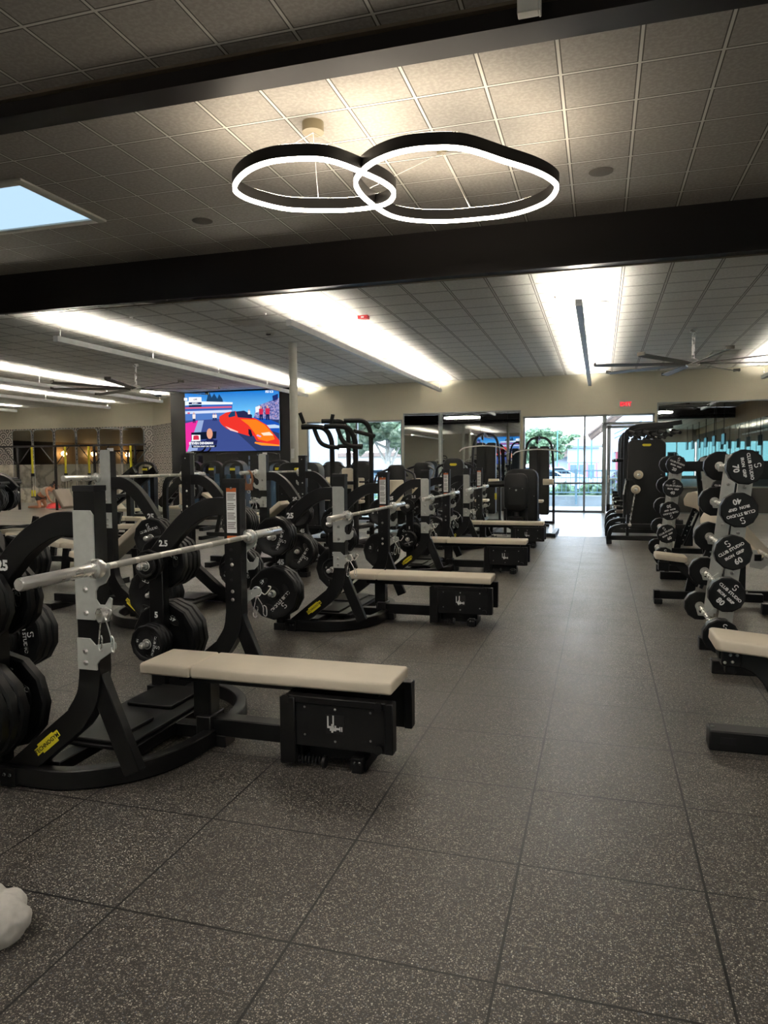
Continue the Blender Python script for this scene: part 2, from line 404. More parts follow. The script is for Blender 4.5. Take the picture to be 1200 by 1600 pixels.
# mirror joints on right wall
m = MB(ALU)
for i in range(28): m.box(XR-.004, XR+.012, YB+1.5*i, YB+1.5*i+.02, .9, 3.55)
struct(m, 'trim_3')
struct(MB(WALL).box(XL-.2, XL, YB, 11.2, 3.0, 4.6).box(XL-.2, XL, 11.2, YF2, 0, 4.6).mat(OAK).box(XL-.2, XL, YB, 7.7, 0, 3.0).mat(CURT).box(XL-.2, XL, 7.7, 11.2, 0, 3.0), 'wall_left')
m = MB(WALLG); m.box(XL, -3, YB-.2, YB, 0, 4.15); m.box(-3, XR, YB-.2, YB, 3.0, 4.15); m.box(-3, XR, YB-.2, YB, 0, .25)
struct(m, 'wall_back')
m = MB(ALU)
for x in (-3, -1.9, -.75, .4, 1.5, 2.6, 3.75, 4.9, 6.0, 7.4): m.box(x, x+.08, YB-.12, YB, .25, 3.0)
wb_ = m.build('window_3'); wb_['kind'] = 'structure'
m = MB(BLKW)
for x in (-2.5, -.2, 2.9, 5.3): m.box(x, x+.7, YB+.3, YB+.5, 0, 2.2)
for o_ in [m.build('window_screen', wb_)]: pass
g = MB(TINT).box(-3, 7.48, YB-.08, YB-.07, .25, 3.0).build('window_pane', wb_)

# windows of the far wall
def window(name, x0, x1, z0, z1, muls, rails, panes):
    fr = MB(ALU); t = .055
    fr.box(x0, x1, YF+.02, YF+.13, z0, z0+t); fr.box(x0, x1, YF+.02, YF+.13, z1-t, z1)
    for x in [x0, x1-t]+muls: fr.box(x, x+t, YF+.02, YF+.13, z0, z1)
    for (a, b, z) in rails: fr.box(a, b, YF+.02, YF+.13, z, z+t)
    o = struct(fr, name)
    for (a, b, c, d) in panes: MB(GLASS).box(a, b, YF+.07, YF+.078, c, d).build('window_pane', o)
    return o
window('window_1', W1[0], W1[1], 0, WT, [-7.25], [(W1[0], W1[1], .85)], [(W1[0], -7.2, 0, WT), (-7.2, W1[1], 0, WT)])
window('window_2', W2[0], .1, 0, WT, [-.46], [(W2[0], .1, .8)], [(W2[0], -.44, 0, WT), (-.44, .1, 0, WT)])
d = struct(MB(ALU).box(.1, .16, YF+.01, YF+.14, 0, WT).box(1.36, 1.42, YF+.01, YF+.14, 0, WT).box(.1, 1.42, YF+.01, YF+.14, 2.45, 2.53).box(.1, 1.42, YF+.01, YF+.14, WT-.05, WT)
           .box(.17, .27, YF+.03, YF+.1, .02, 2.44).box(1.25, 1.35, YF+.03, YF+.1, .02, 2.44).box(.17, 1.35, YF+.03, YF+.1, .02, .24).box(.17, 1.35, YF+.03, YF+.1, 2.36, 2.44), 'door_1')
MB(GLASS).box(.27, 1.25, YF+.06, YF+.068, .24, 2.36).build('door_pane', d); MB(GLASS).box(.16, 1.36, YF+.06, YF+.068, 2.53, WT-.05).build('transom_pane', d)
MB(STL).tube([(.22, YF, .95), (1.28, YF, .95)], .02).box(.2, .24, YF-.02, YF+.04, .85, 1.05).build('push_bar', d)
# mirrors on the far wall
def wall_mirror(name, label, x0, x1, z0, z1, joints, fr_mat=ALU):
    o = thing(name, label, 'mirror', (x0, YF, z0)); W, H = x1-x0, z1-z0
    MB(MIRR).box(0, W, -.03, -.001, 0, H).build('mirror_glass', o)
    MB(fr_mat).box(-.03, W+.03, -.045, -.001, H, H+.03).box(-.03, 0, -.045, -.001, 0, H).box(W, W+.03, -.045, -.001, 0, H).box(-.03, W+.03, -.045, -.001, -.03, 0).build('frame', o)
    j = MB(INK)
    for x in joints: j.box(x-.004, x+.004, -.0315, -.03, 0, H)
    j.build('joint', o); return o
wall_mirror('wall_mirror', 'tall framed wall mirror between the two windows on the far wall', -5.68, -2.24, .75, 2.9, [1.15, 2.3, 3.1])
wall_mirror('wall_mirror', 'wide wall mirror right of the glass door on the far wall', 1.5, 5.9, .75, 3.0, [1.46, 2.93])
struct(MB(WAINS).box(1.44, 5.95, YF-.04, YF, .02, .7).mat(ALU).box(1.44, 5.95, YF-.05, YF, 0, .03), 'trim_4')
struct(MB(WAINS).box(-5.7, -2.2, YF-.04, YF, .02, .7), 'trim_5')
# rounded mirrors on the wallpaper wall
mp = thing('arched_mirror', '', 'mirror', (0, 0, 0))
MB(MIRR).prism(rrect(0, .93, 0, 2.28, .16, 6), 'y', -.03, -.004).build('mirror_glass', mp)
mm = MB(ALU); mm.sweep([(x, -.02, z) for x, z in rrect(0, .93, 0, 2.28, .16, 6)], (0, 1, 0), .035, .02, closed=True); mm.build('frame', mp)
mpF = First(mp); nm = ['leftmost', 'second', 'third', 'fourth', 'fifth', 'sixth']
for i, x in enumerate([-22.35, -21.33, -20.31, -19.29, -18.27, -17.25]):
    mpF.place((x, YF2-.03, .58), label='round-cornered mirror on patterned wallpaper, %s from the left' % nm[i], group='rounded mirrors on the wallpapered wall')
# globe wall lamps on the timber wall, seen in the rounded mirrors
for i, y in enumerate((7.2, 4.3, 0.5)):
    t = thing('globe_wall_lamp', 'warm globe lamp on the timber wall, seen in the rounded mirrors, %s' % ['nearest the curtain', 'middle one', 'farthest from the curtain'][i], 'wall lamp', (XL, y, 2.25))
    MB(BRASS).box(.0, .14, -.03, .03, -.03, .03).build('bracket', t)
    MB(em('globe_lamp_glow', '#ffc98a', 9)).lathe([(.17*math.sin(a), -.17*math.cos(a)) for a in [PI*k/10 for k in range(11)]], (.3, 0, 0), 'z', 20, True).build('globe', t)
    MB(BRASS).box(.0, .2, -.35, .35, -1.0, -.97).box(.0, .2, -.35, .35, -1.5, -1.47).build('shelf', t)
# column
cm = thing('support_column', 'slim white round column standing left of the far window', 'column', (-6.12, 13.95, 0))
MB(GRYP).cyl((0, 0, 0), .085, fz(-6.1, 13.95), n=24).build('shaft', cm); MB(WHT).box(-.03, .03, -.1, -.08, 1.55, 1.75).build('switch_box', cm)

# ------------------------------------------------------------------ pendant up-lights
EUP = em('pendant_uplight_diffuser', '#fff6e6', STRIP)
def pendant(x, y0, y1, label):
    L = y1-y0; t = thing('linear_pendant_light', label, 'pendant light', (x, y0, 3.5), 0, 'linear pendant up-lights')
    MB(WHW).box(-.045, .045, 0, L, 0, .05).box(-.045, -.039, 0, L, .04, .09).box(.039, .045, 0, L, .04, .09).box(-.045, .045, 0, .01, .04, .09).box(-.045, .045, L-.01, L, .04, .09).build('housing', t)
    MB(EUP).box(-.038, .038, .02, L-.02, .056, .062).build('uplight_diffuser', t)
    n = 5
    for i in range(n):
        y = .12+(L-.24)*i/(n-1); c_ = fz(x, y0+y)-3.5
        MB(CHR).tube([(0, y, .08), (0, y, c_)], .004, 5).cyl((0, y, c_-.02), .05, .02, n=12).build('suspension_cable', t)
    return t
pendant(-.30, 10.12, 20.75, 'white linear pendant pointing at the exit door, on the aisle line')
pendant(-4.50, 10.12, 20.85, 'white linear pendant running past the white column toward the far wall')
pendant(-8.72, 10.12, 20.9, 'white linear pendant running toward the big screen')
pendant(-14.0, 10.12, 21.1, 'white linear pendant ending just left of the big screen')
pendant(-17.2, 10.12, 22.6, 'white linear pendant ending above the patterned wallpaper columns')
pendant(-21.4, 10.12, 22.6, 'leftmost white linear pendant over the cable machines area')
pendant(3.95, 10.12, 20.6, 'white linear pendant behind the right ceiling fan')
ords = ['first', 'second', 'third', 'fourth', 'fifth', 'sixth', 'seventh', 'eighth']
for i, x in enumerate([-26, -17.5, -13.2, -8.8, -4.4, 0, 4.4]):
    y = 11 if i == 0 else -20
    t = thing('linear_pendant_light', 'white linear pendant seen only in the mirrors, %s from the left' % ords[i], 'pendant light', (x, y, 3.45), 0, 'pendants seen only in mirrors')
    MB(WHW).box(-.045, .045, 0, 11, 0, .05).box(-.045, -.039, 0, 11, .04, .09).box(.039, .045, 0, 11, .04, .09).build('housing', t); MB(EUP).box(-.038, .038, .02, 10.98, .056, .062).build('uplight_diffuser', t)
    for k in (.5, 5.5, 10.5): MB(CHR).tube([(0, k, .05), (0, k, .6)], .004, 5).build('suspension_cable', t)
for i, (x, y) in enumerate([(-8.7, -5.2), (-6.3, -9.5), (-9.8, -14)]):
    tag(MB(GRYP).cyl((0, 0, 0), .10, 4.05, n=20).build('support_column', loc=(x, y, 0)), 'white round column seen in the wall mirror, %s nearest the viewer' % ords[i], 'column')

# ------------------------------------------------------------------ ring chandelier
EDN = em('ring_diffuser', '#fff3e2', RING*1.0); EUR = em('ring_uplight', '#ffedd4', RING*1.9)
def unproj(px, py, z):
    d = f + r2*((px-600)/1128.12) - u2*((py-800)/1128.12); k = (z-CAMH)/d.z; return Vector((d.x*k, d.y*k, z))
RZ = 4.0
ringL = [(57,290),(70,258),(110,225),(170,202),(240,192),(330,190),(400,203),(490,238),(560,272),(590,303),(573,335),(520,352),(430,362),(340,363),(230,358),(130,335),(78,313)]
ringR = [(462,270),(490,230),(540,197),(620,170),(720,158),(830,163),(960,203),(1060,235),(1120,267),(1135,295),(1105,335),(1040,365),(960,385),(860,396),(760,403),(660,400),(580,384),(520,348),(478,310)]
ch = thing('ring_chandelier', 'black chandelier of two interlocking glowing rounded loops under the ceiling', 'chandelier', (-2.3, 6.6, 4.57))
def loop(px): return [unproj(340+a*.4667, 160+b*.4667, RZ)-Vector((-2.3, 6.6, 4.57)) for a, b in px]
for nm_, px, dz in (('small_loop', ringL, 0), ('large_loop', ringR, .012)):
    P = cat_closed(loop(px), 6); P = [p+Vector((0, 0, dz)) for p in P]
    b = MB(RINGM).sweep([p+Vector((0, 0, .068)) for p in P], (0, 0, 1), .104, .045, closed=True)
    # light sits in the underside and bulges a little below the band
    o = b.build(nm_, ch)
    MB(EDN).sweep([p+Vector((0, 0, .004)) for p in P], (0, 0, 1), .03, .036, closed=True).build('glowing_diffuser', o)
    MB(EUR).sweep([p+Vector((0, 0, .122)) for p in P], (0, 0, 1), .004, .028, closed=True).build('uplight_strip', o)
def w3(px, py, z): return unproj(px, py, z)-Vector((-2.3, 6.6, 4.57))
cp = w3(489, 195, 4.55)
MB(BRASS).cyl((cp.x, cp.y, -.09), .10, .088, n=32).build('canopy', ch)
for a, b in (((cp.x, cp.y, -.09), w3(395, 262, 4.1)), ((cp.x, cp.y, -.09), w3(498, 318, 4.1)), ((cp.x, cp.y, -.09), w3(567, 250, 4.1))):
    MB(STL).tube([a, b], .003, 5).build('suspension_cable', ch)
hub = w3(690, 236, 4.56)
MB(BRASS).cyl((hub.x, hub.y, -.03), .05, .028, n=24).build('canopy', ch)
for b in (w3(565, 300, 4.1), w3(740, 335, 4.1), w3(792, 240, 4.1)):
    MB(STL).tube([(hub.x, hub.y, -.03), b], .003, 5).build('suspension_cable', ch)

# ------------------------------------------------------------------ small ceiling things
pl = thing('ceiling_light_panel', 'square recessed light panel glowing pale blue at the left edge', 'ceiling light', (-7.0, 7.36, 4.57))
MB(em('pale_blue_panel_glow', '#bfe0f8', .47)).box(-.8, .78, -.6, .6, -.006, -.004).build('diffuser', pl)
MB(GRYP).box(-.9, -.8, -.72, .72, -.03, -.001).box(.78, .9, -.72, .72, -.03, -.001).box(-.8, .78, -.72, -.6, -.03, -.001).box(-.8, .78, .6, .72, -.03, -.001).build('frame', pl, bevel=.006)
def disc(name, label, c, loc, rad, mat, dome=.012):
    m = MB(mat).lathe([(.001, -dome), (rad*.8, -dome), (rad, -.002), (rad, .0)], (0, 0, 0), 'z', 24, True); o = m.build(name, loc=loc); return tag(o, label, c)
SPKM = mk('speaker_grille', '#8d8982', .8, 0, .3, 400); SPKD = mk('grey_speaker_grille', '#57534d', .8, 0, .3, 400)
disc('ceiling_speaker', 'round in-ceiling speaker right of the ring chandelier', 'speaker', (-.03, 8.42, 4.568), .13, SPKD)
disc('ceiling_speaker', 'round dark in-ceiling speaker between the light panel and the chandelier', 'speaker', (-4.96, 8.49, 4.568), .13, SPKD)
for lb, (px, py) in (('round speaker right of the aisle pendant, nearer the beam', (937, 473)), ('round speaker right of the aisle pendant, farther one', (938, 538)), ('round speaker above the column pendant', (507, 508)), ('round speaker over the far end of the column pendant', (608, 560))):
    z = 4.0
    for _ in range(6): p = unproj(px, py, z); z = fz(p.x, p.y)
    disc('ceiling_speaker', lb, 'speaker', (p.x, p.y, z-.006), .15, SPKM)
def onceil(px, py):
    z = 4.0
    for _ in range(8): p = unproj(px, py, z); z = fz(p.x, p.y)
    return (p.x, p.y, z-.004)
p = onceil(568, 493); tag(MB(RED).box(-.09, .09, -.06, .06, -.06, 0).mat(WHT).box(-.03, .03, -.065, -.058, -.05, -.015).build('fire_alarm_strobe', loc=p, bevel=.01), 'small red fire alarm strobe on the ceiling', 'fire alarm')
p = onceil(422, 520); tag(MB(GRYP).lathe([(.001, -.07), (.05, -.07), (.075, -.03), (.08, 0)], (0, 0, 0), 'z', 16, True).mat(INK).box(-.05, .05, -.077, -.07, -.05, -.03).build('smoke_detector', loc=p), 'round smoke detector left of the white column top', 'smoke detector')
for lb, q in (('louvred ceiling air vent above the big screen', (393, 503)), ('louvred ceiling air vent beside the column pendant', (585, 583)), ('louvred ceiling air vent behind the right fan', (1132, 550))):
    p = onceil(*q); v = thing('ceiling_vent', lb, 'vent', p); MB(GRYP).box(-.3, .3, -.3, .3, -.012, 0).build('frame', v)
    s_ = MB(DK).box(-.26, .26, -.26, .26, -.014, -.012).mat(GRYP)
    for k in range(9): s_.box(-.26, .26, -.25+k*.058, -.225+k*.058, -.024, -.014)
    s_.build('louvre', v)
for i, q in enumerate([(869, 463), (885, 518), (892, 545), (205, 495), (414, 489)]):
    p = onceil(*q); tag(MB(CHR).lathe([(.001, -.03), (.02, -.03), (.03, -.004), (.045, 0)], (0, 0, 0), 'z', 12, True).build('sprinkler_head', loc=p), 'small sprinkler head in the ceiling, %s' % ['nearest beside the aisle pendant', 'middle one beside the aisle pendant', 'farthest beside the aisle pendant', 'over the screen pendant', 'left of the fire alarm'][i], 'sprinkler')
tag(MB(GRYP).box(-.07, .07, -.04, .04, -.12, .0).mat(WHT).box(.07, .085, -.045, .045, -.125, .0).build('beam_bracket', loc=(-.5, 5.14, 4.545), bevel=.005), 'small pale metal bracket hanging on the dark beam at the top', 'bracket')

# ceiling fans
def added_fill_ring(x, y, label):  # unseen rings added overhead behind the camera to brighten the foreground
    t = thing('ring_chandelier', label, 'chandelier', (x, y, 4.57), 0, 'added fill-light rings behind the viewer')
    P = [Vector((1.0*math.cos(a), .8*math.sin(a), -.55)) for a in [2*PI*k/40 for k in range(40)]]
    o = MB(RINGM).sweep([p+Vector((0, 0, .068)) for p in P], (0, 0, 1), .104, .06, closed=True).build('loop', t)
    MB(EBK).sweep([p+Vector((0, 0, .004)) for p in P], (0, 0, 1), .03, .05, closed=True).build('glowing_diffuser', o)
    MB(BRASS).cyl((0, 0, -.05), .1, .048, n=24).build('canopy', t)
    for k in (0, 13, 26): MB(STL).tube([(0, 0, -.05), P[k]+Vector((0, 0, .12))], .003, 5).build('suspension_cable', t)
EBK = em('added_fill_diffuser', '#fff7ec', RING2)
added_fill_ring(-2.6, .2, 'added oval fill-light ring behind the viewer, middle one'); added_fill_ring(2.6, 1.2, 'added oval fill-light ring behind the viewer, right one'); added_fill_ring(-7.6, 1.2, 'added oval fill-light ring behind the viewer, left one')
def fan(name_loc, label, rad, ang, zc):
    x, y, z = name_loc; t = thing('ceiling_fan', label, 'ceiling fan', (x, y, z))
    MB(CHR).cyl((0, 0, .05), .028, zc-z-.05, n=16).cyl((0, 0, zc-z-.06), .07, .058, n=20).build('downrod', t)
    MB(STL).lathe([(.001, -.07), (.10, -.06), (.13, -.03), (.13, .02), (.09, .07), (.03, .10)], (0, 0, 0), 'z', 24, True).build('motor', t)
    for k in range(8):
        a = ang+2*PI*k/8; ca, sa = math.cos(a), math.sin(a); b = MB(FANM)
        sec = []
        for d_, wd in ((.1, .05), (.25, .055), (rad*.9, .075), (rad, .06)):
            for q, hz in ((-1, .0), (1, .03)): sec.append((d_*ca-q*wd*sa, d_*sa+q*wd*ca, hz-.01))
        vs = sec+[(p_[0], p_[1], p_[2]-.012) for p_ in sec]; fs = []
        for i in range(3): fs += [(2*i, 2*i+2, 2*i+3, 2*i+1), (8+2*i, 8+2*i+1, 8+2*i+3, 8+2*i+2), (2*i, 8+2*i, 8+2*i+2, 2*i+2), (2*i+1, 2*i+3, 8+2*i+3, 8+2*i+1)]
        fs += [(0, 1, 9, 8), (6, 14, 15, 7)]
        b.add(vs, fs); b.M = Matrix.Translation((rad*ca, rad*sa, .0)) @ Matrix.Rotation(a, 4, 'Z'); b.box(-.01, .015, -.07, .07, -.01, .05)
        b.build('blade', t)
    return t
fan((1.69, 15.2, 3.30), 'large eight-blade ceiling fan near the exit sign', 1.85, .2, fz(1.69, 15.2))
fan((-10.8, 15.2, 3.28), 'large eight-blade ceiling fan in front of the big screen', 2.0, .33, fz(-10.8, 15.2))

# exit sign
t = thing('exit_sign', 'small red EXIT sign high on the far wall above the door', 'exit sign', (.65, YF, 2.91))
MB(GRYP).box(-.17, .17, -.06, -.001, 0, .2).build('housing', t, bevel=.006)
MB(mk('exit_sign_face', '#d8a9a2', .5)).box(-.15, .15, -.064, -.06, .02, .18).build('face', t)
MB(em('red_exit_letters', '#ff2a3a', .7)).text('EXIT', .15, (0, -.067, .1), '-y', bold=.004).build('lettering', t)

# ------------------------------------------------------------------ the big screen
def screen(loc, rz, label, W=3.36, H=1.895, glow=.52, full=True):
    t = thing('video_screen', label, 'television', loc, rz)
    MB(INK).box(-W/2-.02, W/2+.02, .0, .04, -.02, H+.02).build('housing', t)
    E_ = lambda n, c, s=1.0: em(n, c, s*glow)
    sky = NT('broadcast_sky'); p = sky.obj(); sp = sky.n('ShaderNodeSeparateXYZ'); sky.l(p, sp.inputs[0])
    g_ = sky.ramp(sky.math('DIVIDE', sp.outputs[2], H), [(.55, C('#6cc4f2')), (1, C('#0b6fc8'))])
    sky.b.inputs['Base Color'].default_value = (0, 0, 0, 1); sky.l(g_, sky.b.inputs['Emission Color']); sky.b.inputs['Emission Strength'].default_value = glow
    crowd = NT('broadcast_crowd'); cz = crowd.noise(18, crowd.obj(), 4)
    crowd.l(crowd.ramp(cz, [(.35, C('#2a2f7a')), (.5, C('#7d86c8')), (.6, C('#c9b6d8')), (.7, C('#a34a70'))]), crowd.b.inputs['Emission Color']); crowd.b.inputs['Emission Strength'].default_value = glow*.8; crowd.b.inputs['Base Color'].default_value = (0, 0, 0, 1)
    m = MB(sky.m); lay = [0.0]
    def P(poly, mat):
        lay[0] += .0012; m.mat(mat)
        q = [(a*W/735-W/2, (460-b)*H/460) for a, b in poly]; m.add([(a, -lay[0], b) for a, b in q], [tuple(range(len(q)))])
    P([(0,0),(735,0),(735,460),(0,460)], sky.m)
    tr = E_('screen_dark_trees', '#1d3f63'); P([(170,75),(185,20),(200,0),(215,40),(235,8),(260,50),(275,15),(300,55),(305,80)], tr)
    P([(0,95),(0,60),(60,62),(380,82),(378,98),(60,90)], E_('screen_white_roof', '#dfe9f5'))
    gs = E_('screen_grandstand', '#3a5fae'); P([(0,95),(378,98),(375,140),(0,140)], gs)
    P([(0,110),(372,112),(372,124),(0,122)], E_('screen_red_banner', '#d15a78'))
    P([(0,140),(370,140),(368,160),(0,162)], E_('screen_pale_band', '#c8d2ea')); P([(0,162),(380,160),(380,215),(0,225)], E_('screen_mid_blue', '#4d73b8'))
    P([(560,120),(735,60),(735,235),(540,215)], crowd.m); P([(555,125),(590,115),(590,160),(555,170)], E_('screen_white_board', '#dfe6f2'))
    P([(685,45),(728,30),(728,70),(690,85)], E_('screen_navy_board', '#1d2b66'))
    P([(0,215),(380,205),(735,225),(735,460),(0,460)], E_('screen_asphalt', '#3a4a86')); P([(300,215),(735,230),(735,460),(560,460)], E_('screen_dark_asphalt', '#2b3760'))
    P([(0,235),(105,215),(60,330),(10,460),(0,460)], E_('screen_magenta_lane', '#dc2f96')); P([(105,215),(150,215),(120,330),(90,460),(10,460),(60,330)], E_('screen_grey_lane', '#8fa2cc'))
    P([(20,150),(40,150),(40,162),(20,162)], E_('screen_red_banner2', '#d15a78'))
    # rival car, then the drag car
    P([(530,205),(640,215),(725,250),(735,260),(735,330),(560,270)], E_('screen_blue_car', '#1b4fae')); P([(640,265),(700,262),(735,272),(735,290),(660,290)], E_('screen_silver_bonnet', '#b7cbe2'))
    P([(275,190),(330,160),(400,150),(440,175),(560,215),(640,265),(690,330),(735,385),(735,418),(650,410),(560,385),(540,345),(500,345),(420,320),(330,285),(290,250),(275,225)], E_('screen_red_car', '#e0332a'))
    P([(440,215),(560,222),(625,262),(680,325),(700,375),(640,390),(575,372),(545,320),(510,275),(500,262)], E_('screen_orange_bonnet', '#f57a1d'))
    P([(345,185),(370,155),(400,152),(400,190),(350,200)], tr); P([(405,155),(470,150),(530,185),(530,212),(420,200)], E_('screen_cockpit', '#24284c'))
    P([(500,290),(520,300),(532,345),(515,352),(500,330)], E_('screen_wheel', '#14162a')); P([(596,325),(660,318),(690,345),(615,345)], E_('screen_headlight', '#f4d9c0')); P([(550,392),(735,418),(735,428),(600,420),(545,402)], E_('screen_splitter', '#ff8e2c'))
    P([(570,335),(600,350),(590,358),(560,345)], E_('screen_decal', '#c9a2e0')); P([(320,265),(420,310),(420,318),(360,300)], E_('screen_side_decal', '#f3c0b8'))
    red = E_('screen_red_shirt', '#c52c4c'); sk = E_('screen_skin', '#d79a80'); nv = E_('screen_navy_legs', '#1c2250')
    for x, s_ in ((600, 1.0), (650, 1.05), (75, .8), (232, .55), (250, .55), (510, .6)):
        y = 175 if x > 500 else 195
        bod = red if x > 540 else E_('screen_white_shirt', '#e6d9d6'); P([(x-16*s_,y-35*s_),(x+16*s_,y-35*s_),(x+14*s_,y+8*s_),(x-14*s_,y+8*s_)], bod)
        P([(x-12*s_,y+8*s_),(x+12*s_,y+8*s_),(x+14*s_,y+50*s_),(x+3,y+50*s_),(x,y+20*s_),(x-3,y+50*s_),(x-13*s_,y+50*s_)], nv)
        P([(x+7*s_*math.cos(a),y-45*s_+9*s_*math.sin(a)) for a in [k*PI/4 for k in range(8)]], sk)
    wh = E_('screen_white_graphic', '#f2f4f8'); dk = E_('screen_dark_graphic', '#10182c')
    P([(38,32),(140,35),(140,70),(38,68)], wh); P([(38,72),(140,74),(140,90),(38,88)], nv); P([(38,94),(140,96),(140,110),(38,108)], dk); P([(0,35),(28,37),(28,58),(0,57)], wh)
    P([(52,310),(255,305),(250,360),(52,370)], dk); P([(56,328),(125,330),(125,378),(56,378)], wh); P([(70,335),(95,332),(112,336),(115,368),(66,368)], E_('screen_red_logo', '#c8304a'))
    P([(200+24*math.cos(a), 322+42*math.sin(a)) for a in [k*PI/8 for k in range(16)]], sk); P([(165,375),(180,362),(220,362),(250,380)], nv)
    P([(48,380),(262,372),(255,408),(50,412)], nv); P([(52,414),(255,410),(250,428),(55,430)], dk)
    def T(st, sz, x, y, mat, b=.002):
        lay[0] += .0012; m.mat(mat); m.text(st, sz, (x*W/735-W/2, -lay[0], (460-y)*H/460), '-y', bold=b)
    T('STEVEN DENSMAN', .105, 130, 396, wh, .004); T('TOP FUEL FUNNY CAR  FINALS', .055, 152, 421, wh); T('FS1', .1, 655, 14, wh, .004); T('LIVE', .07, 93, 52, nv, .003); T('ROUND 1', .05, 90, 82, wh)
    m.mat(wh); P([(675,6),(698,6),(698,22),(675,22)], wh); P([(680,9),(693,9),(693,19),(680,19)], E_('screen_sky_inset', '#2f8fd8'))
    m.build('display', t); return t
screen((-11.36, YF-.25, 1.87), 0, 'huge wall screen showing an orange drag racing car')
screen((-8.4, YB+.3, 1.35), PI, 'second wall screen with the same race, seen only in the mirror', W=4.2, H=2.35)
# hanging monitors along the right wall, seen in the mirror
tp = thing('hanging_monitor', '', 'television', (0, 0, 0))
MB(INK).box(-.04, .04, -.5, .5, 0, .6).build('housing', tp); MB(em('monitor_picture', '#7fc3d8', .25)).box(-.045, -.041, -.47, .47, .03, .57).build('display', tp); MB(INK).tube([(0, 0, .6), (0, 0, 2.2)], .02).build('ceiling_pole', tp)
tf = First(tp)
for i in range(6): tf.place((6.3, -17+3.4*i, 2.3), label='black hanging monitor seen in the mirror, %s from the back' % ords[i], group='monitors seen in the mirror')

# ------------------------------------------------------------------ weight plates, clips, barbells
def emblem(m, c, s_, rot=0):
    """two interlocking hooks forming an S"""
    cx, cy, cz = c
    for sg in (1, -1):
        pts = []
        for k in range(15):
            a = math.radians(25+225*k/14); x = sg*(math.cos(a)*.38*s_); z = sg*(.30*s_+math.sin(a)*.32*s_)
            pts.append((cx+x, cy, cz+z))
        m.sweep(pts, (0, 1, 0), .001, .17*s_)
def make_plate(R, th, hole=.026):
    h = th/2; e = min(.010, R*.06); m = MB(RUB); rec = min(.008, th*.2)
    prof = [(hole, -h), (R*.24, -h), (R*.27, -h+rec), (R*.74, -h+rec), (R*.80, -h+.001), (R-e, -h), (R, -h+e), (R, h-e), (R-e, h), (R*.80, h-.001), (R*.74, h-rec), (R*.27, h-rec), (R*.24, h), (hole, h), (hole, -h)]
    m.lathe(prof, (0, 0, 0), 'y', 12, False, math.radians(15))
    if R > .1:                                   # three raised grip-slot rims with dark pockets
        for k in range(3):
            a = math.radians(90+120*k+60); sgm = []
            for j in range(17):
                b = 2*PI*j/16; rr = R*.56+R*.105*math.sin(b); aa = a+.42*math.cos(b); sgm.append((rr*math.cos(aa), 0, rr*math.sin(aa)))
            for sg in (-1, 1):
                m.mat(RUB).tube([(x, sg*(h-rec*.7), z) for x, _, z in sgm[:-1]], R*.016, 5, closed=True)
                m.mat(INK).add([(x, sg*(h-rec+.0006), z) for x, _, z in sgm[:-1]], [tuple(range(16))])
    m.mat(STL).lathe([(hole, -h-.001), (hole+.006, -h-.001), (hole+.006, -h+.001)], (0, 0, 0), 'y', 16)
    return m
PL = {}
for wt, R, th in ((45, .225, .056), (25, .168, .048), (10, .118, .034), (5, .096, .028), (2.5, .074, .022)):
    o = make_plate(R, th).build('weight_plate'); tag(o, 'plate', 'weight plate'); h = th/2
    if wt >= 10:
        l = MB(WHT); k = R*.52; emblem(l, (0, -h-.0008+.006 if False else -h+min(.008, th*.2)-.001, R*.62), R*.17)
        l.text('CLUB STUDIO', R*.17, (0, -h+min(.008, th*.2)-.0015, R*.40), '-y', bold=.0006)
        l.text(str(wt), R*.2, (0, -h+min(.008, th*.2)-.0015, -R*.62), '-y', bold=.0008); l.build('lettering', o)
    PL[wt] = (First(o), th)
CLIP = None
def make_clip():
    t = thing('spring_collar', '', 'barbell collar')
    MB(CHR).lathe([(.026, -.018), (.031, -.018), (.031, .018), (.026, .018), (.026, -.018)], (0, 0, 0), 'y', 18, True).build('ring', t)
    MB(CHR).tube(cat([(.028, -.01, 0), (.05, -.012, -.015), (.075, -.012, .01), (.085, -.012, .03), (.07, -.012, .035)], 4), .004, 6).build('thumb_lever', t)
    for dy, a in ((-.012, 0), (.012, .5)):
        q = [(0, dy, -.028), (-.015+a*.1, dy, -.09), (-.022+a*.12, dy, -.14), (-.004+a*.12, dy, -.15), (.006+a*.1, dy, -.10), (0+a*.08, dy, -.085)]
        MB(CHR).tube(cat(q, 4), .003, 6).build('wire_handle', t)
    return t
CLIPF = First(make_clip())
def make_bar():
    t = thing('olympic_barbell', '', 'barbell')
    m = MB(STL).tube([(0, -.66, 0), (0, .66, 0)], .0142, 14)
    for s_ in (-1, 1):
        for a, b in ((.62, .47), (.43, .26), (.10, -.0)):
            pass
    m.build('shaft', t)
    k = MB(GRYP)
    for a, b in ((-.56, -.43), (-.40, -.24), (-.06, .06), (.24, .40), (.43, .56)): MB(GRYP).tube([(0, a, 0), (0, b, 0)], .0148, 14).build('knurling', t)
    for s_ in (-1, 1):
        MB(CHR).lathe([(.0001, s_*1.10), (.021, s_*1.10), (.025, s_*1.094), (.025, s_*.70), (.012, s_*.70)], (0, 0, 0), 'y', 20, True).mat(STL).lathe([(.0001, s_*1.1005), (.018, s_*1.1005)], (0, 0, 0), 'y', 20).build('sleeve', t)
        MB(CHR).lathe([(.014, s_*.64), (.024, s_*.64), (.026, s_*.665), (.040, s_*.668), (.042, s_*.675), (.042, s_*.69), (.038, s_*.705), (.025, s_*.706)], (0, 0, 0), 'y', 24, True).build('sleeve_collar', t)
    return t
BARF = First(make_bar())

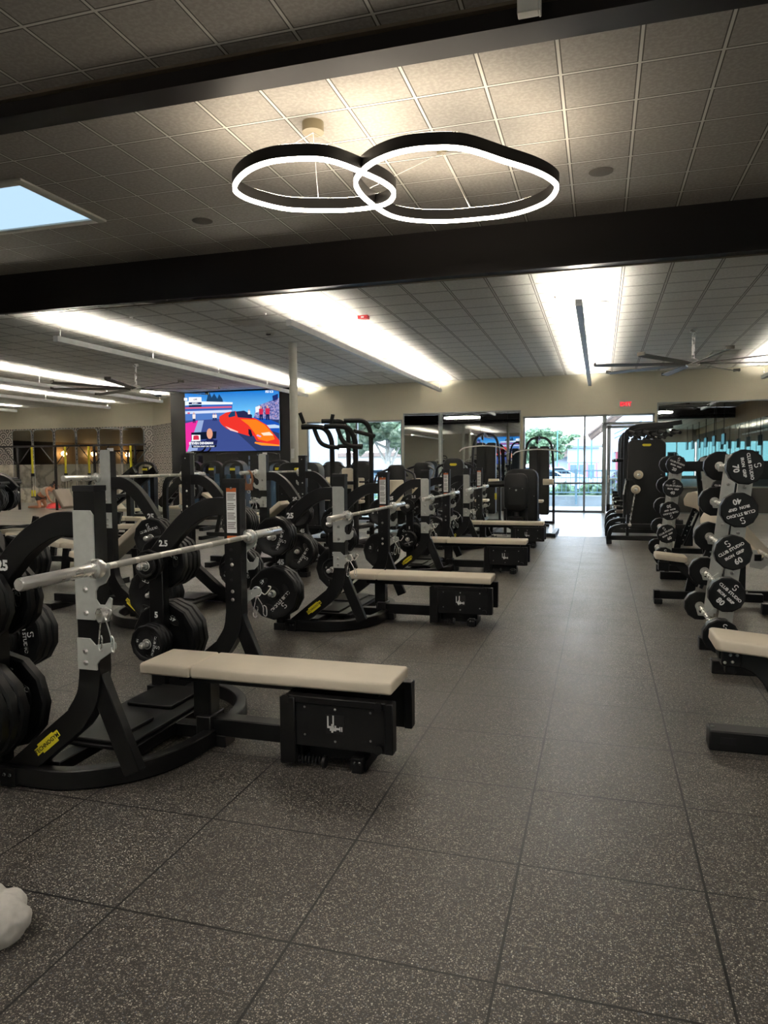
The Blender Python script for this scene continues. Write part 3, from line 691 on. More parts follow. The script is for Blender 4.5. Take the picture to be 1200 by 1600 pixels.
# ------------------------------------------------------------------ bench press racks
def bolts(m, pts, r_=.011, ax='y', h_=.008):
    for p in pts: m.lathe([(.0001, -h_), (r_*.5, -h_*.95), (r_, -h_*.3), (r_*1.2, 0)], p, ax, 8)
def make_rack(top=1.335, barz=1.0, incline=False):
    """local frame: origin on the floor at the uprights, bench runs along +X, bar along Y"""
    dz = barz-1.0
    t = thing('olympic_weight_bench', '', 'weight bench')
    for s_ in (-1, 1):
        y = s_*.635; o = s_*.67; out = lambda a: s_*a
        up = [(0, y, top), (0, y, .56), (-.012, y, .49), (-.045, y, .41), (-.10, y, .33), (-.43, y, -.0+.075)]
        path = [(0, y, top-.01), (0, y, .58)]+cat([(0, y, .54), (-.02, y, .43), (-.085, y, .325)], 5)+[(-.42, y, .055)]
        u_ = MB(BLK).sweep(path, (0, 1, 0), .075, .105); u_.mat(INK)
        for k in range(5): u_.cyl((-.01+.0, y-s_*.0375-(.001 if s_ > 0 else 0), .74+.06*k+dz*.8), .009, .001, 'y', 10)
        for k in range(4): u_.cyl((.0515, y, 1.06+dz-.07*k), .009, .0015, 'x', 10)
        u_.build('upright', t, bevel=.006)
        MB(DK).box(-.055, .055, y-.04, y+.04, top-.02, top+.004).mat(BOLT).cyl((0, y-s_*.041, top-.05), .008, .002, 'y', 8).build('post_cap', t, bevel=.005)
        MB(BLK).sweep([(.012, y, .52), (.06, y, .40), (.185, y, .11)], (0, 1, 0), .05, .085).build('brace', t, bevel=.004)
        # curved storage arm and peg tower
        arm = cat([(-.045, y, 1.175+dz*.3), (-.16, y, 1.17+dz*.3), (-.27, y, 1.12+dz*.25), (-.37, y, 1.04+dz*.15), (-.50, y, .90), (-.53, y, .86)], 5)
        MB(BLK).sweep(arm, (0, 1, 0), .07, .105).build('storage_arm', t, bevel=.005)
        tw = MB(BLK).box(-.585, -.485, y-.035, y+.035, .02, .90).build('peg_tower', t, bevel=.005)
        for z in (.82, .345):
            for d_, ln in ((1, .215), (-1, .15)):
                a = y+s_*d_*.035
                MB(CHR).tube([(-.535, a, z), (-.535, a+s_*d_*ln, z)], .022, 14).lathe([(.022, 0), (.018, s_*d_*.012), (.0001, s_*d_*.018)], (-.535, a+s_*d_*ln, z), 'y', 14, True).build('weight_peg', t)
        # numbers next to the pegs, outer and inner face
        sd = '-y' if s_ < 0 else 'y'; sdi = 'y' if s_ < 0 else '-y'; a = y+s_*.0362; b = y-s_*.0362
        [MB(WHT).text(q_, z_, (x_, a, h_), sd, bold=.003).build('number_decal', t) for q_, z_, x_, h_ in (('25', .062, -.44, .985), ('45', .062, -.535, .585))]
        [MB(WHT).text(q_, .05, (x_, b, h_), sdi, bold=.002).build('number_decal', t) for q_, x_, h_ in (('2.5', -.47, .945), ('5', -.535, .50))]
        bd = MB(YEL); bx, bz = -.235, .205; an = math.radians(39)
        poly = [(-.055, -.012), (-.055, .012), (-.035, .012), (-.035, .02), (.04, .02), (.04, .015), (.06, .015), (.06, -.008), (.045, -.008), (.045, -.018), (-.03, -.018), (-.03, -.012)]
        for fy, sg in ((y+s_*.0376, s_),):
            poly_ = [(a_*1.4, b_*1.3) for a_, b_ in poly]; rp_ = [(bx+px*math.cos(an)-pz*math.sin(an), bz+px*math.sin(an)+pz*math.cos(an)) for px, pz in poly_]
            bd.prism(rp_, 'y', fy, fy+sg*.0015); bd.mat(INK).text('TECHNOGYM', .026, (bx, fy+sg*.002, bz), '-y' if sg < 0 else 'y', rot=an if sg < 0 else -an, bold=.0006)
        bd.build('brand_badge', t)
        # silver bar hooks and spotter plate on the outer face
        hk = [(-.052, .77), (-.052, 1.235), (.035, 1.235), (.05, 1.215), (.05, 1.03), (.056, .99), (.075, .972), (.10, .982), (.112, 1.015), (.124, 1.012), (.122, .965), (.10, .93), (.065, .915), (.052, .895), (.052, .86), (.068, .838), (.095, .838), (.118, .872), (.130, .866), (.126, .82), (.10, .795), (.06, .79), (.045, .77)]
        hk = [(x, z+dz) for x, z in hk]
        f0, f1 = sorted((y+s_*.0378, y+s_*.046))
        MB(SILV).prism(hk, 'y', f0, f1).build('bar_hook_plate', t, bevel=.0012)
        sp = [(-.052, .555), (-.052, .69), (.012, .69), (.04, .663), (.135, .683), (.142, .675), (.142, .655), (.06, .60), (.045, .58), (.045, .555)]
        MB(SILV).prism([(x, z+dz) for x, z in sp], 'y', f0, f1).build('spotter_plate', t, bevel=.0012)
        bt = MB(BOLT); fo = y+s_*.046; hh = .009*(-s_)
        for (x, z) in ((0, .80), (.0, .90), (-.01, .585), (-.01, .635)): bt.lathe([(.0001, -hh*-1 if False else s_*.010), (.007, s_*.009), (.011, s_*.003), (.013, 0)], (x, fo, z+dz), 'y', 8)
        for z in (.62, .67, .83): bt.lathe([(.0001, -s_*.008), (.007, -s_*.007), (.011, -s_*.002), (.012, 0)], (-.005, y-s_*.0378, z+dz), 'y', 8)
        bt.build('bolt', t)
        if s_ > 0:                                # warning sheet faces the lifter's left
            wy = y-.0378; w_ = MB(WHT).box(-.032, .032, wy-.0012, wy, 1.02+dz*.9, 1.285+dz*.9).mat(ORG).box(-.032, .032, wy-.0016, wy-.0012, 1.262+dz*.9, 1.285+dz*.9).box(-.032, .032, wy-.0016, wy-.001, .985+dz*.9, 1.003+dz*.9).mat(mk('grey_print', '#8d8a86', .6) if 'grey_print' not in bpy.data.materials else bpy.data.materials['grey_print'])
            for k in range(20):
                if k % 5 != 4: w_.box(-.027, .027-.012*((k*7) % 3)/2, wy-.0016, wy-.0012, 1.252+dz*.9-k*.0112-.006, 1.252+dz*.9-k*.0112)
            w_.mat(WHT).box(-.032, .032, wy-.0012, wy, .972+dz*.9, .985+dz*.9); w_.build('warning_label', t)
        # curved foot sweeping from the rear foot in to the spine
        yo = s_*.66
        base = cat([(-.50, yo, .05), (-.36, yo*1.01, .05), (-.16, yo*.99, .05), (0, yo*.86, .05), (.12, s_*.44, .05), (.19, s_*.26, .05), (.21, s_*.05, .05)], 5)
        MB(BLK).sweep(base, (0, 0, 1), .085, .06).build('curved_base', t, bevel=.005)
        ft = MB(BLK).box(-.47, -.39, yo-.045, yo+.045, 0, .085).box(-.60, -.50, y-.06, y+.06, 0, .06); ft.mat(BOLT)
        bolts(ft, [(-.445, yo-.046, .055), (-.415, yo-.046, .055)], .007); bolts(ft, [(-.445, yo+.046, .055), (-.415, yo+.046, .055)], .007, 'y', -.008)
        ft.build('foot', t, bevel=.004)
    # rear cross member and step platform
    pf = MB(BLK2)
    pf.box(-.43, -.02, -.44, .44, .10, .118); pf.box(-.38, -.10, -.42, -.08, .118, .136); pf.box(-.38, -.10, .08, .42, .118, .136)
    pf.build('spotter_step', t, bevel=.004)
    MB(BLK).box(-.30, -.22, -.62, .62, .045, .10).box(-.06, .0, -.40, .40, .04, .10).box(-.26, .2, -.04, .04, .03, .098).build('cross_member', t, bevel=.004)
    if not incline:
        sp_ = MB(BLK).box(.12, .74, -.045, .045, .055, .145).box(.14, .22, -.075, .075, .02, .16).build('spine', t, bevel=.005)
        MB(BLK).box(.11, .21, -.045, .045, .14, .345).box(.03, 1.1, -.05, .05, .325, .372).build('seat_post', t, bevel=.004)
        MB(BLK).box(.67, .75, -.15, .15, .03, .345).box(.75, 1.06, -.06, .06, .02, .12).build('front_leg', t, bevel=.004)
        pd = MB(CREAM); pd.box(-.13, .155, -.152, .152, .374, .432); pd.build('bench_pad', t, bevel=.014, seg=3)
        MB(CREAM).box(.158, 1.19, -.152, .152, .374, .432).build('bench_pad', t, bevel=.014, seg=3)
        for s_ in (-1, 1):
            y = s_*.165; a, b = sorted((y, y+s_*.018))
            w_ = MB(BLK2).box(.70, 1.19, a, b, .115, .335); w_.build('side_panel', t, bevel=.004)
            MB(BLK).box(.66, .735, *sorted((s_*.15, s_*.20)), .03, .345).box(.70, 1.2, *sorted((s_*.14, s_*.19)), .318, .352).box(1.17, 1.21, *sorted((s_*.14, s_*.20)), .12, .352).build('panel_frame', t, bevel=.004)
            for x, z in ((.69, .335), (1.14, .335), (1.14, .14)): MB(BLK).cyl((x, s_*.205-(.0 if s_ < 0 else .02), z), .021, .02, 'y', 16).build('rubber_knob', t)
            fo = y+s_*.0185; sd = '-y' if s_ < 0 else 'y'
            e_ = MB(INK).box(.885, .975, *sorted((fo, fo+s_*.001)), .185, .275).mat(WHT); q = fo+s_*.0016; sx_ = 1
            A, B = sorted((q, q+s_*.0008))
            for bx_ in ((.892, .899, .215, .268), (.918, .925, .225, .272), (.892, .925, .212, .222), (.905, .93, .20, .214), (.912, .921, .192, .232), (.928, .936, .200, .226), (.936, .952, .206, .216), (.952, .957, .20, .222), (.960, .966, .20, .222)): e_.box(bx_[0], bx_[1], A, B, bx_[2], bx_[3])
            e_.build('pictogram_label', t)
            b_ = MB(BOLT); 
            for x, z in ((.78, .17), (.78, .30), (.93, .15), (.93, .30), (1.1, .17), (1.1, .30)): b_.lathe([(.0001, s_*.004), (.004, s_*.003), (.006, 0)], (x, y+s_*.0185, z), 'y', 8)
            b_.build('screw', t)
        ft = MB(BLK).box(.98, 1.06, -.13, .13, 0, .05).box(1.0, 1.05, -.16, -.12, 0, .07).mat(BOLT); bolts(ft, [(1.015, -.161, .05), (1.038, -.161, .05)], .007); ft.build('foot', t, bevel=.003)
        MB(DK).tube([(.74+.0035*k, -.17+.018*math.cos(k*1.3), .045+.018*math.sin(k*1.3)) for k in range(34)], .003, 5).build('coil_spring', t)
        for x in (.66, .865): MB(BLK).cyl((x, -.17, .045), .028, .014, 'x', 16).build('spring_cap', t)
        MB(BLK).box(.20, .29, -.05, .05, 0, .06).build('foot', t, bevel=.003)
        lv = MB(CHR).lathe([(.0001, 0), (.012, .002), (.018, .008), (.012, .02), (.0001, .022)], (.18, -.09, 0.0), 'z', 12, True); lv.build('levelling_foot', t)
    else:
        MB(BLK).box(.12, 1.15, -.045, .045, .055, .145).box(1.05, 1.15, -.2, .2, 0, .07).box(.50, .58, -.045, .045, .14, .42).build('spine', t, bevel=.005)
        MB(BLK).sweep([(.16, 0, .14), (.20, 0, .62)], (0, 1, 0), .07, .07).build('back_post', t, bevel=.004)
        b = MB(CREAM); b.M = Matrix.Translation((.50, 0, .50)) @ Matrix.Rotation(math.radians(-42), 4, 'Y') @ Matrix.Rotation(PI, 4, 'Z')
        b.M = Matrix.Translation((.50, 0, .48)) @ Matrix.Rotation(math.radians(38), 4, 'Y'); b.box(-.65, 0, -.15, .15, 0, .065); b.build('back_pad', t, bevel=.014, seg=3)
        b = MB(CREAM); b.M = Matrix.Translation((.52, 0, .46)) @ Matrix.Rotation(math.radians(-12), 4, 'Y'); b.box(0, .36, -.15, .15, 0, .06); b.build('seat_pad', t, bevel=.014, seg=3)
    return t
RX = -2.08
flat = First(make_rack()); YC = [3.215, 6.305, 9.395, 12.3]; on = ['nearest', 'second', 'third', 'farthest']
for i, y in enumerate(YC):
    flat.place((RX, y, 0), label='%s flat bench press rack with cream pad, beside the open aisle' % on[i], group='flat bench press racks along the aisle')
inc = First(make_rack(1.545, 1.325, True)); YI = [3.0, 6.0, 9.05]; oi = ['nearest', 'middle', 'farthest']
for i, y in enumerate(YI):
    inc.place((-4.12, y, 0), rot=(0, 0, PI), label='%s incline bench press rack in the second row, facing left' % oi[i], group='incline bench press racks')
def bar(x, y, z, lb): return BARF.place((x, y, z), label=lb, group='barbells resting on bench racks')
for i, y in enumerate(YC): bar(RX+.083, y-.015 if i else y-.03, 1.002-.006, 'bare chrome barbell resting on the hooks of the %s flat bench' % on[i])
for i, y in enumerate(YI): bar(-4.12-.083, y, 1.325-.004, 'bare barbell on the hooks of the %s incline bench' % oi[i])
def clip(x, y, z, rot, lb): CLIPF.place((x, y, z), rot=rot, label=lb, group='spring collars hanging on the racks')
for i, y in enumerate(YC):
    for s_, nm_ in ((-1, 'near'), (1, 'far')):
        clip(RX+.10, y+s_*.70, .655 if s_ > 0 else (.645 if i else .80), (0, 0, .4*s_+(.3 if i % 2 else 0)), 'silver spring collar hanging on the %s upright of the %s flat bench' % (nm_, on[i]))
for i, y in enumerate(YI[1:]):
    for s_, nm_ in ((-1, 'near'), (1, 'far')): clip(-4.12-.10, y+s_*.70, .97, (0, 0, PI-.3), 'spring collar hanging on the %s upright of the %s incline bench' % (nm_, oi[i+1]))
# plates on the pegs
def stack(cx, cy, z, sg, wts, desc):
    y = cy+sg*.037; n = len(wts)
    for k, wt in enumerate(wts):
        fst, th = PL[wt]; y += sg*th/2
        pos_ = 'only' if n == 1 else ('outermost' if k == n-1 else ('innermost' if k == 0 else ('second' if k == 1 else 'third')))
        fst.place((cx, y, z-.001), rot=(0, random.uniform(0, 6.28), 0), label='%s dark %s lb plate, %s' % (pos_, wt, desc), group='weight plates on rack pegs')
        y += sg*(th/2+.0015)
def fill(cx, yc, who, conf):
    for s_, sn in ((-1, 'near'), (1, 'far')):
        for (pz, pn) in ((.82, 'upper'), (.345, 'lower')):
            for d_, dn in ((1, 'outer'), (-1, 'inner')):
                w_ = conf.get((s_, pn, dn))
                if w_: stack(cx, yc+s_*.635, pz, s_*d_, w_, '%s %s peg, %s side, %s' % (pn, dn, sn, who))
CF = {(-1, 'upper', 'outer'): [25, 25, 25], (-1, 'lower', 'outer'): [45, 45, 45], (1, 'upper', 'outer'): [25, 25, 25, 25], (1, 'lower', 'outer'): [45, 45, 45],
      (-1, 'upper', 'inner'): [5, 5], (-1, 'lower', 'inner'): [10, 10], (1, 'upper', 'inner'): [2.5, 2.5, 5, 2.5], (1, 'lower', 'inner'): [10, 10, 10]}
C1 = dict(CF); C1[(-1, 'upper', 'inner')] = [25, 25]; C1[(-1, 'lower', 'inner')] = [45, 25]
C3 = dict(CF); C3[(1, 'lower', 'inner')] = [10]; C3[(1, 'upper', 'outer')] = [25, 25]; C3[(1, 'lower', 'outer')] = [45]
fill(RX-.535, YC[0], 'nearest flat bench', C1); fill(RX-.535, YC[1], 'second flat bench', C3)
fill(RX-.535, YC[2], 'third flat bench', CF); fill(RX-.535, YC[3], 'farthest flat bench', C3)
for i, y in enumerate(YI): fill(-4.12+.535, y, oi[i]+' incline bench', CF if i else C1)

# ------------------------------------------------------------------ fixed barbells on the two A-frame racks
def make_fixed(wt, R=.112):
    t = thing('fixed_barbell', '', 'barbell'); e = .008; th = .085
    MB(CHR).tube([(0, -.50, 0), (0, .50, 0)], .0150, 12).build('handle', t)
    for k in range(0): pass
    for k0, k1 in ((0, 21), (25, 46)):
      g_ = MB(CHR)
      for k in range(k0, k1): g_.lathe([(.0148, -.004), (.0172, -.001), (.0172, .003), (.0148, .006)], (0, -.40+.0175*k, 0), 'y', 10)
      g_.build('grip_ridges', t)
    for s_ in (-1, 1):
        a, b = s_*.52-th/2, s_*.52+th/2
        MB(RUB).lathe([(.0001, a-.0), (R-e, a), (R, a+e)], (0, 0, 0), 'y', 12).lathe([(R, a+e), (R, b-e), (R-e, b), (.0001, b)], (0, 0, 0), 'y', 12).mat(STL).lathe([(.015, s_*(.52-th/2-.022)), (.032, s_*(.52-th/2-.02)), (.034, s_*(.52-th/2))], (0, 0, 0), 'y', 16, True).build('head', t)
    l = MB(WHT); y = -.52-th/2-.001
    emblem(l, (0, y, R*.60), R*.26); l.text('CLUB STUDIO', R*.24, (0, y-.0004, R*.22), '-y', bold=.0008)
    l.text('IRON  GRIP', R*.22, (0, y-.0004, -R*.12), '-y', bold=.001); l.text(str(wt), R*.44, (0, y-.0004, -R*.52), '-y', bold=.0016); l.build('lettering', t)
    return t
FIX = {w_: First(make_fixed(w_)) for w_ in (20, 30, 40, 60, 70, 80, 90)}
def make_afr(t):
    hw0, hw1, H = .30, .17, 1.47
    for y in (-.32, .32):
        for s_ in (-1, 1):
            MB(SILV).prism([(s_*hw0-.045, .28), (s_*hw0+.045, .28), (s_*hw1+.045, H), (s_*hw1-.045, H)], 'y', y-.006 if y < 0 else y-.006, y+.006).build('silver_upright', t, bevel=.002)
            MB(BLK).sweep([(s_*(hw0-(.068 if y > 0 else 0)), y+.035, .04), (s_*(hw1-(.068 if y > 0 else 0)), y+.035, H-.05)], (0, 1, 0), .05, .05).build('inner_post', t, bevel=.003)
            b = MB(BOLT)
            for z in (.42, .68, .95, 1.25): 
                x = s_*(hw0+(hw1-hw0)*(z-.28)/(H-.28)); b.lathe([(.0001, -.010), (.008, -.008), (.013, 0)], (x, y-.006, z), 'y', 8)
            b.build('bolt', t)
        MB(BLK).box(-.37, .37, y-.02, y+.075, .0, .09).build('foot', t, bevel=.005)
        MB(BLK).box(-hw1, hw1, y+.012, y+.06, 1.30, 1.42).build('top_beam', t, bevel=.004)
    MB(BLK).box(-.05, .05, -.32, .36, .05, .10).build('cross_member', t, bevel=.004)
    for k in range(5):
        z = .30+.27*k
        for s_ in (-1, 1):
            for y in (-.32, .32):
                x = s_*(hw0+(hw1-hw0)*(z-.28)/(H-.28))
                MB(SILV).prism([(x-s_*.02, z-.04), (x+s_*.085, z-.035), (x+s_*.10, z+.02), (x+s_*.085, z+.02), (x+s_*.075, z-.018), (x+s_*.03, z-.018), (x-s_*.02, z+.02)], 'y', y-.03, y-.008).build('cradle', t)
    return t
afr = First(make_afr(thing('barbell_rack', '', 'barbell rack')))
def fixrack(xc, yc, who, wl, wr, sk):
    o = afr.place((xc, yc, 0), label='silver and black A-frame barbell rack, %s' % who, group='A-frame barbell racks')
    hw0, hw1, H = .30, .17, 1.47; rn = ['bottom', 'second', 'middle', 'fourth', 'top']
    for s_, ws, sn in ((-1, wl, 'left'), (1, wr, 'right')):
        for k, w_ in enumerate(ws):
            z = .30+.27*k; x = s_*(hw0+(hw1-hw0)*(z-.28)/(H-.28))+s_*.052
            FIX[w_].place((xc+x, yc, z+.002), rot=(0, sk[k], 0), label='fixed barbell marked %d, %s tier, %s side of the %s' % (w_, rn[k], sn, 'nearer A-frame rack' if yc < 8 else 'farther A-frame rack'), group='fixed barbells on A-frames')
fixrack(1.10, 5.52, 'nearer one right of the aisle', [90, 80, 60, 40, 70], [80, 60, 40, 30, 20], [.3, .75, -.55, 2.85, 1.4])
fixrack(1.08, 9.6, 'farther one right of the aisle', [80, 60, 30, 40, 20], [60, 40, 30, 20, 20], [.2, -.5, 2.9, .1, .4])

# ------------------------------------------------------------------ benches on the right
def preacher(loc, label, rz=0, group='preacher curl benches'):
    t = thing('preacher_curl_bench', label, 'bench', loc, rz, group)
    MB(BLK).box(.0, 1.0, -.04, .04, .045, .125).build('spine', t, bevel=.005)
    MB(BLK).box(.0, .08, -.10, .10, 0, .05).box(-.0, .06, -.05, .05, .04, .13).build('foot', t, bevel=.005)
    MB(BLK).sweep(cat([(.92, -.36, .05), (1.28, -.36, .05), (1.42, -.22, .05), (1.45, 0, .05), (1.42, .22, .05), (1.28, .36, .05), (.92, .36, .05)], 5), (0, 0, 1), .10, .09).build('curved_base', t, bevel=.006)
    MB(BLK).sweep([(.33, 0, .07), (.37, 0, .30)], (0, 1, 0), .05, .09).sweep(cat([(.05, 0, .44), (.20, 0, .42), (.30, 0, .33), (.42, 0, .22)], 4), (0, 1, 0), .06, .085).box(.04, .14, -.06, .06, .33, .42).build('seat_frame', t, bevel=.005)
    p_ = MB(CREAM); p_.M = Matrix.Translation((0, 0, .455)) @ Matrix.Rotation(math.radians(6), 4, 'Y'); p_.prism(rrect(0, .30, -.14, .14, .03), 'z', 0, .055); p_.build('seat_pad', t, bevel=.012, seg=2)
    MB(BLK).sweep([(.38, 0, .18), (.60, 0, .80)], (0, 1, 0), .05, .06).sweep([(.44, 0, .16), (.68, 0, .78)], (0, 1, 0), .04, .03).build('adjustable_post', t, bevel=.004)
    b = MB(BOLT)
    for k in range(7): b.cyl((.42+.025*k, -.031, .25+.07*k), .009, .004, 'y', 8)
    b.build('adjustment_pin', t)
    q = MB(TAUPE if False else CREAM); q.M = Matrix.Translation((.53, -.26, .80)) @ Matrix.Rotation(math.radians(-18), 4, 'Z') @ Matrix.Diagonal((1.35, 1.0, 1.35, 1))
    pr_ = [(-.10, -.02), (-.11, .05), (-.07, .12), (.0, .135), (.06, .10), (.14, -.02), (.30, -.20), (.26, -.24), (.10, -.12), (.02, -.05)]
    q.prism(pr_, 'y', 0, .56); q.build('arm_pad', t, bevel=.018, seg=3)
    MB(BLK).sweep([(.80, 0, .10), (.80, 0, .62)], (0, 1, 0), .06, .08).sweep([(.80, 0, .62), (.62, 0, .80)], (0, 1, 0), .06, .07).build('rear_post', t, bevel=.004)
    MB(BLK).box(.84, .90, -.42, .42, .50, .56).build('cross_bar', t, bevel=.004)
    for s_ in (-1, 1):
        MB(SILV).prism([(.80, .44), (.90, .42), (1.0, .50), (.97, .53), (.90, .50), (.86, .60), (.82, .60)], 'y', s_*.40-.004, s_*.40+.004).build('bar_hook', t)
    return t
preacher((.53, 7.72, 0), 'preacher curl bench with cream roll pad between the two barbell racks')
preacher((.78, 11.6, 0), 'preacher curl bench with cream pad behind the farther barbell rack')
BARF.place((1.44, 7.55, .575), label='barbell on the low hook of the preacher bench beside the near barbell rack', group='barbells resting on bench racks')
t = thing('adjustable_bench', 'adjustable bench with cream seat cut off by the right edge', 'bench', (.53, 3.94, 0))
MB(BLK).box(0, 1.5, -.16, -.04, .0, .10).build('floor_beam', t, bevel=.006)
MB(BOLT).cyl((.02, -.10, .10), .010, .004, 'z', 10).mat(DK).box(.05, .12, -.161, -.159, .035, .07).build('end_bolt', t)
p_ = MB(CREAM); p_.M = Matrix.Translation((.025, .03, .485)) @ Matrix.Rotation(math.radians(5), 4, 'Y'); p_.prism(rrect(0, .42, -.145, .145, .03), 'z', 0, .062); p_.build('seat_pad', t, bevel=.014, seg=3)
MB(BLK).box(.06, .15, -.07, .07, .40, .485).box(.08, .13, -.06, -.0, .36, .41).box(.05, .75, -.05, .06, .43, .485).build('seat_frame', t, bevel=.006)
bb = MB(BOLT); bolts(bb, [(.075, -.071, .42), (.11, -.071, .425), (.10, -.071, .46), (.13, -.071, .46)], .007); bb.build('bolt', t)
MB(BLK).sweep(cat([(.12, -.02, .45), (.22, -.02, .42), (.30, -.03, .34), (.36, -.05, .20), (.40, -.08, .05)], 5), (0, 1, 0), .08, .10).build('curved_leg', t, bevel=.005)
p_ = MB(CREAM); p_.M = Matrix.Translation((.50, .03, .50)) @ Matrix.Rotation(math.radians(-35), 4, 'Y'); p_.prism(rrect(0, .85, -.145, .145, .03), 'z', 0, .062); p_.build('back_pad', t, bevel=.014, seg=3)

# ------------------------------------------------------------------ selectorised strength machines
def shroud(m, x0, x1, y0, y1, z0, z1, r_=.12):
    """tower with its broad side in XZ and rounded top corners"""
    m.prism(rrect(x0, x1, z0-.0, z1, r_), 'y', y0, y1); return m
def machine(name, label, cat_, loc, rz, group=None, kind='seated', shr=BLK2, h=1.55, w_=.55, pad=CREAM):
    t = thing(name, label, cat_, loc, rz, group); d = .16
    o = MB(shr).prism(rrect(-w_/2, w_/2, .12, h, min(.16, w_*.3)), 'y', -d, d); o.build('weight_tower', t, bevel=.03, seg=3)
    MB(YEL).prism([(-.075, h-.125), (-.06, h-.10), (.06, h-.10), (.075, h-.125), (.05, h-.15), (-.05, h-.15)], 'y', -d-.004, -d-.001).build('brand_badge', t)
    b = MB(BOLT)
    for x in (-w_*.4, w_*.4):
        for z in (.3, h*.6): b.lathe([(.0001, -.004), (.006, 0)], (x, -d, z), 'y', 8)
    b.build('screw', t)
    fr = MB(BLK); fr.sweep(cat([(-w_/2-.25, -d, 0.03), (-w_/2-.25, -d, .18), (-w_/2-.12, -d, .26), (0, -d, .27), (w_/2+.1, -d, .27)], 4), (0, 1, 0), .07, .06)
    fr.box(-w_/2-.29, w_/2+.35, -d-.04, -d+.04, 0, .07).box(-w_/2-.29, -w_/2-.2, -d-.1, d+.9, 0, .07).box(w_/2+.27, w_/2+.35, -d-.1, d+.9, 0, .07).build('base_frame', t, bevel=.006)
    if kind == 'seated':
        MB(BLK).box(-.04, .04, d, d+.75, .08, .15).box(-.04, .04, d+.35, d+.43, .1, .46).sweep([(0, d+.12, .15), (0, d+.12, 1.0)], (1, 0, 0), .07, .08).build('seat_frame', t, bevel=.004)
        p = MB(pad).box(-.2, .2, d+.2, d+.6, .46, .54); p.build('seat_pad', t, bevel=.03, seg=2)
        MB(pad).box(-.17, .17, d+.14, d+.21, .56, 1.08).build('back_pad', t, bevel=.03, seg=2)
        for s_ in (-1, 1):
            MB(BLK).tube(cat([(s_*.18, d, h-.1), (s_*.38, d+.15, h-.2), (s_*.42, d+.45, h*.72), (s_*.40, d+.65, h*.66)], 4), .025).build('lever_arm', t)
            MB(GRIP).tube([(s_*.40, d+.62, h*.66), (s_*.2, d+.68, h*.66)], .02).build('hand_grip', t)
    return t
# machine row right of the door: broad flank to the viewer, three more behind it
def cable_row(x, y, first, label):
    t = thing('leg_curl_machine', label, 'exercise machine', (x, y, 0), 0, 'row of tall black machines right of the aisle')
    MB(BLK2).prism(rrect(-.31, .31, .26, 1.80, .10), 'y', 0, .30).build('weight_tower', t, bevel=.03, seg=3)
    MB(YEL).prism([(-.075, 1.705), (-.06, 1.725), (.06, 1.725), (.075, 1.705), (.05, 1.685), (-.05, 1.685)], 'y', -.004, .0).build('brand_badge', t)
    b = MB(BOLT)
    for x_, z in ((.24, 1.2), (-.26, .45), (.26, .45), (-.26, .52)): b.lathe([(.0001, -.004), (.006, 0)], (x_, 0, z), 'y', 8)
    b.build('screw', t)
    fr = MB(BLK); fr.sweep(cat([(-.60, -.02, .0), (-.60, -.02, .14), (-.55, -.02, .26), (-.42, -.02, .31), (-.25, -.02, .32), (.68, -.02, .32)], 5), (0, 1, 0), .08, .075)
    fr.box(-.62, -.55, -.06, .02, .08, .14).box(-.60, .75, -.06, .02, .07, .15).box(-.32, -.27, -.05, .01, .14, .30).box(.25, .30, -.05, .01, .14, .30).box(.62, .75, -.09, .05, .0, .34).box(-.62, -.55, -.05, .9, .0, .07).box(.62, .70, -.05, .9, .0, .07)
    fr.build('base_frame', t, bevel=.008)
    MB(BLK).sweep(cat([(-.33, .10, .5), (-.33, .10, 1.78), (-.28, .10, 1.96), (-.12, .06, 2.03), (.30, .02, 2.05), (.55, .0, 2.08)], 5), (0, 1, 0), .07, .075).build('top_boom', t, bevel=.008)
    for dx in (-.28, -.05, .2, .42):
        MB(GRIP).tube([(dx, .02, 1.94), (dx+.09, -.18, 1.90)], .028, 8).cyl((dx+.0, .0, 1.92), .05, .05, 'y', 12).build('boom_grip', t)
    if first:
        for z, x_ in ((1.20, -.13), (.95, -.17)):
            MB(CREAM).lathe([(.0001, -.16), (.05, -.155), (.075, -.13), (.075, -.02), (.05, 0)], (x_, 0, z), 'y', 20, True).mat(CHR).lathe([(.0001, -.175), (.02, -.17), (.028, -.158), (.03, -.15)], (x_, 0, z), 'y', 14, True).build('roller_pad', t)
        MB(BLK).sweep([(-.34, -.06, 1.12), (-.20, -.06, 1.10), (-.13, -.06, 1.02)], (0, 1, 0), .03, .03).mat(CHR).tube([(-.18, -.08, .90), (-.26, -.08, .36)], .012).tube([(-.33, -.06, 1.13), (-.37, -.06, .86)], .012).lathe([(.0001, -.02), (.03, 0), (.03, .04), (.0001, .06)], (-.26, -.08, .34), 'y', 12, True).build('linkage_arm', t)
    for z in (1.45, .72, .62, .55):
        MB(TAUPE if z == .55 else GRIP).tube([(-.48, .15+z*.1, z), (-.30, .15+z*.1, z)], .032, 10).mat(CHR).cyl((-.50, .15+z*.1, z), .014, .03, 'x', 10).build('side_handle', t)
    return t
for i, (y, x) in enumerate([(13.12, .755), (14.5, .74), (15.9, .74), (17.3, .75)]):
    cable_row(x, y, i == 0, ['nearest tall black machine with round cream pads facing the aisle', 'tall black machine directly behind the one with cream pads', 'third tall black machine back in the right row', 'farthest tall black machine in the right row, by the door'][i])
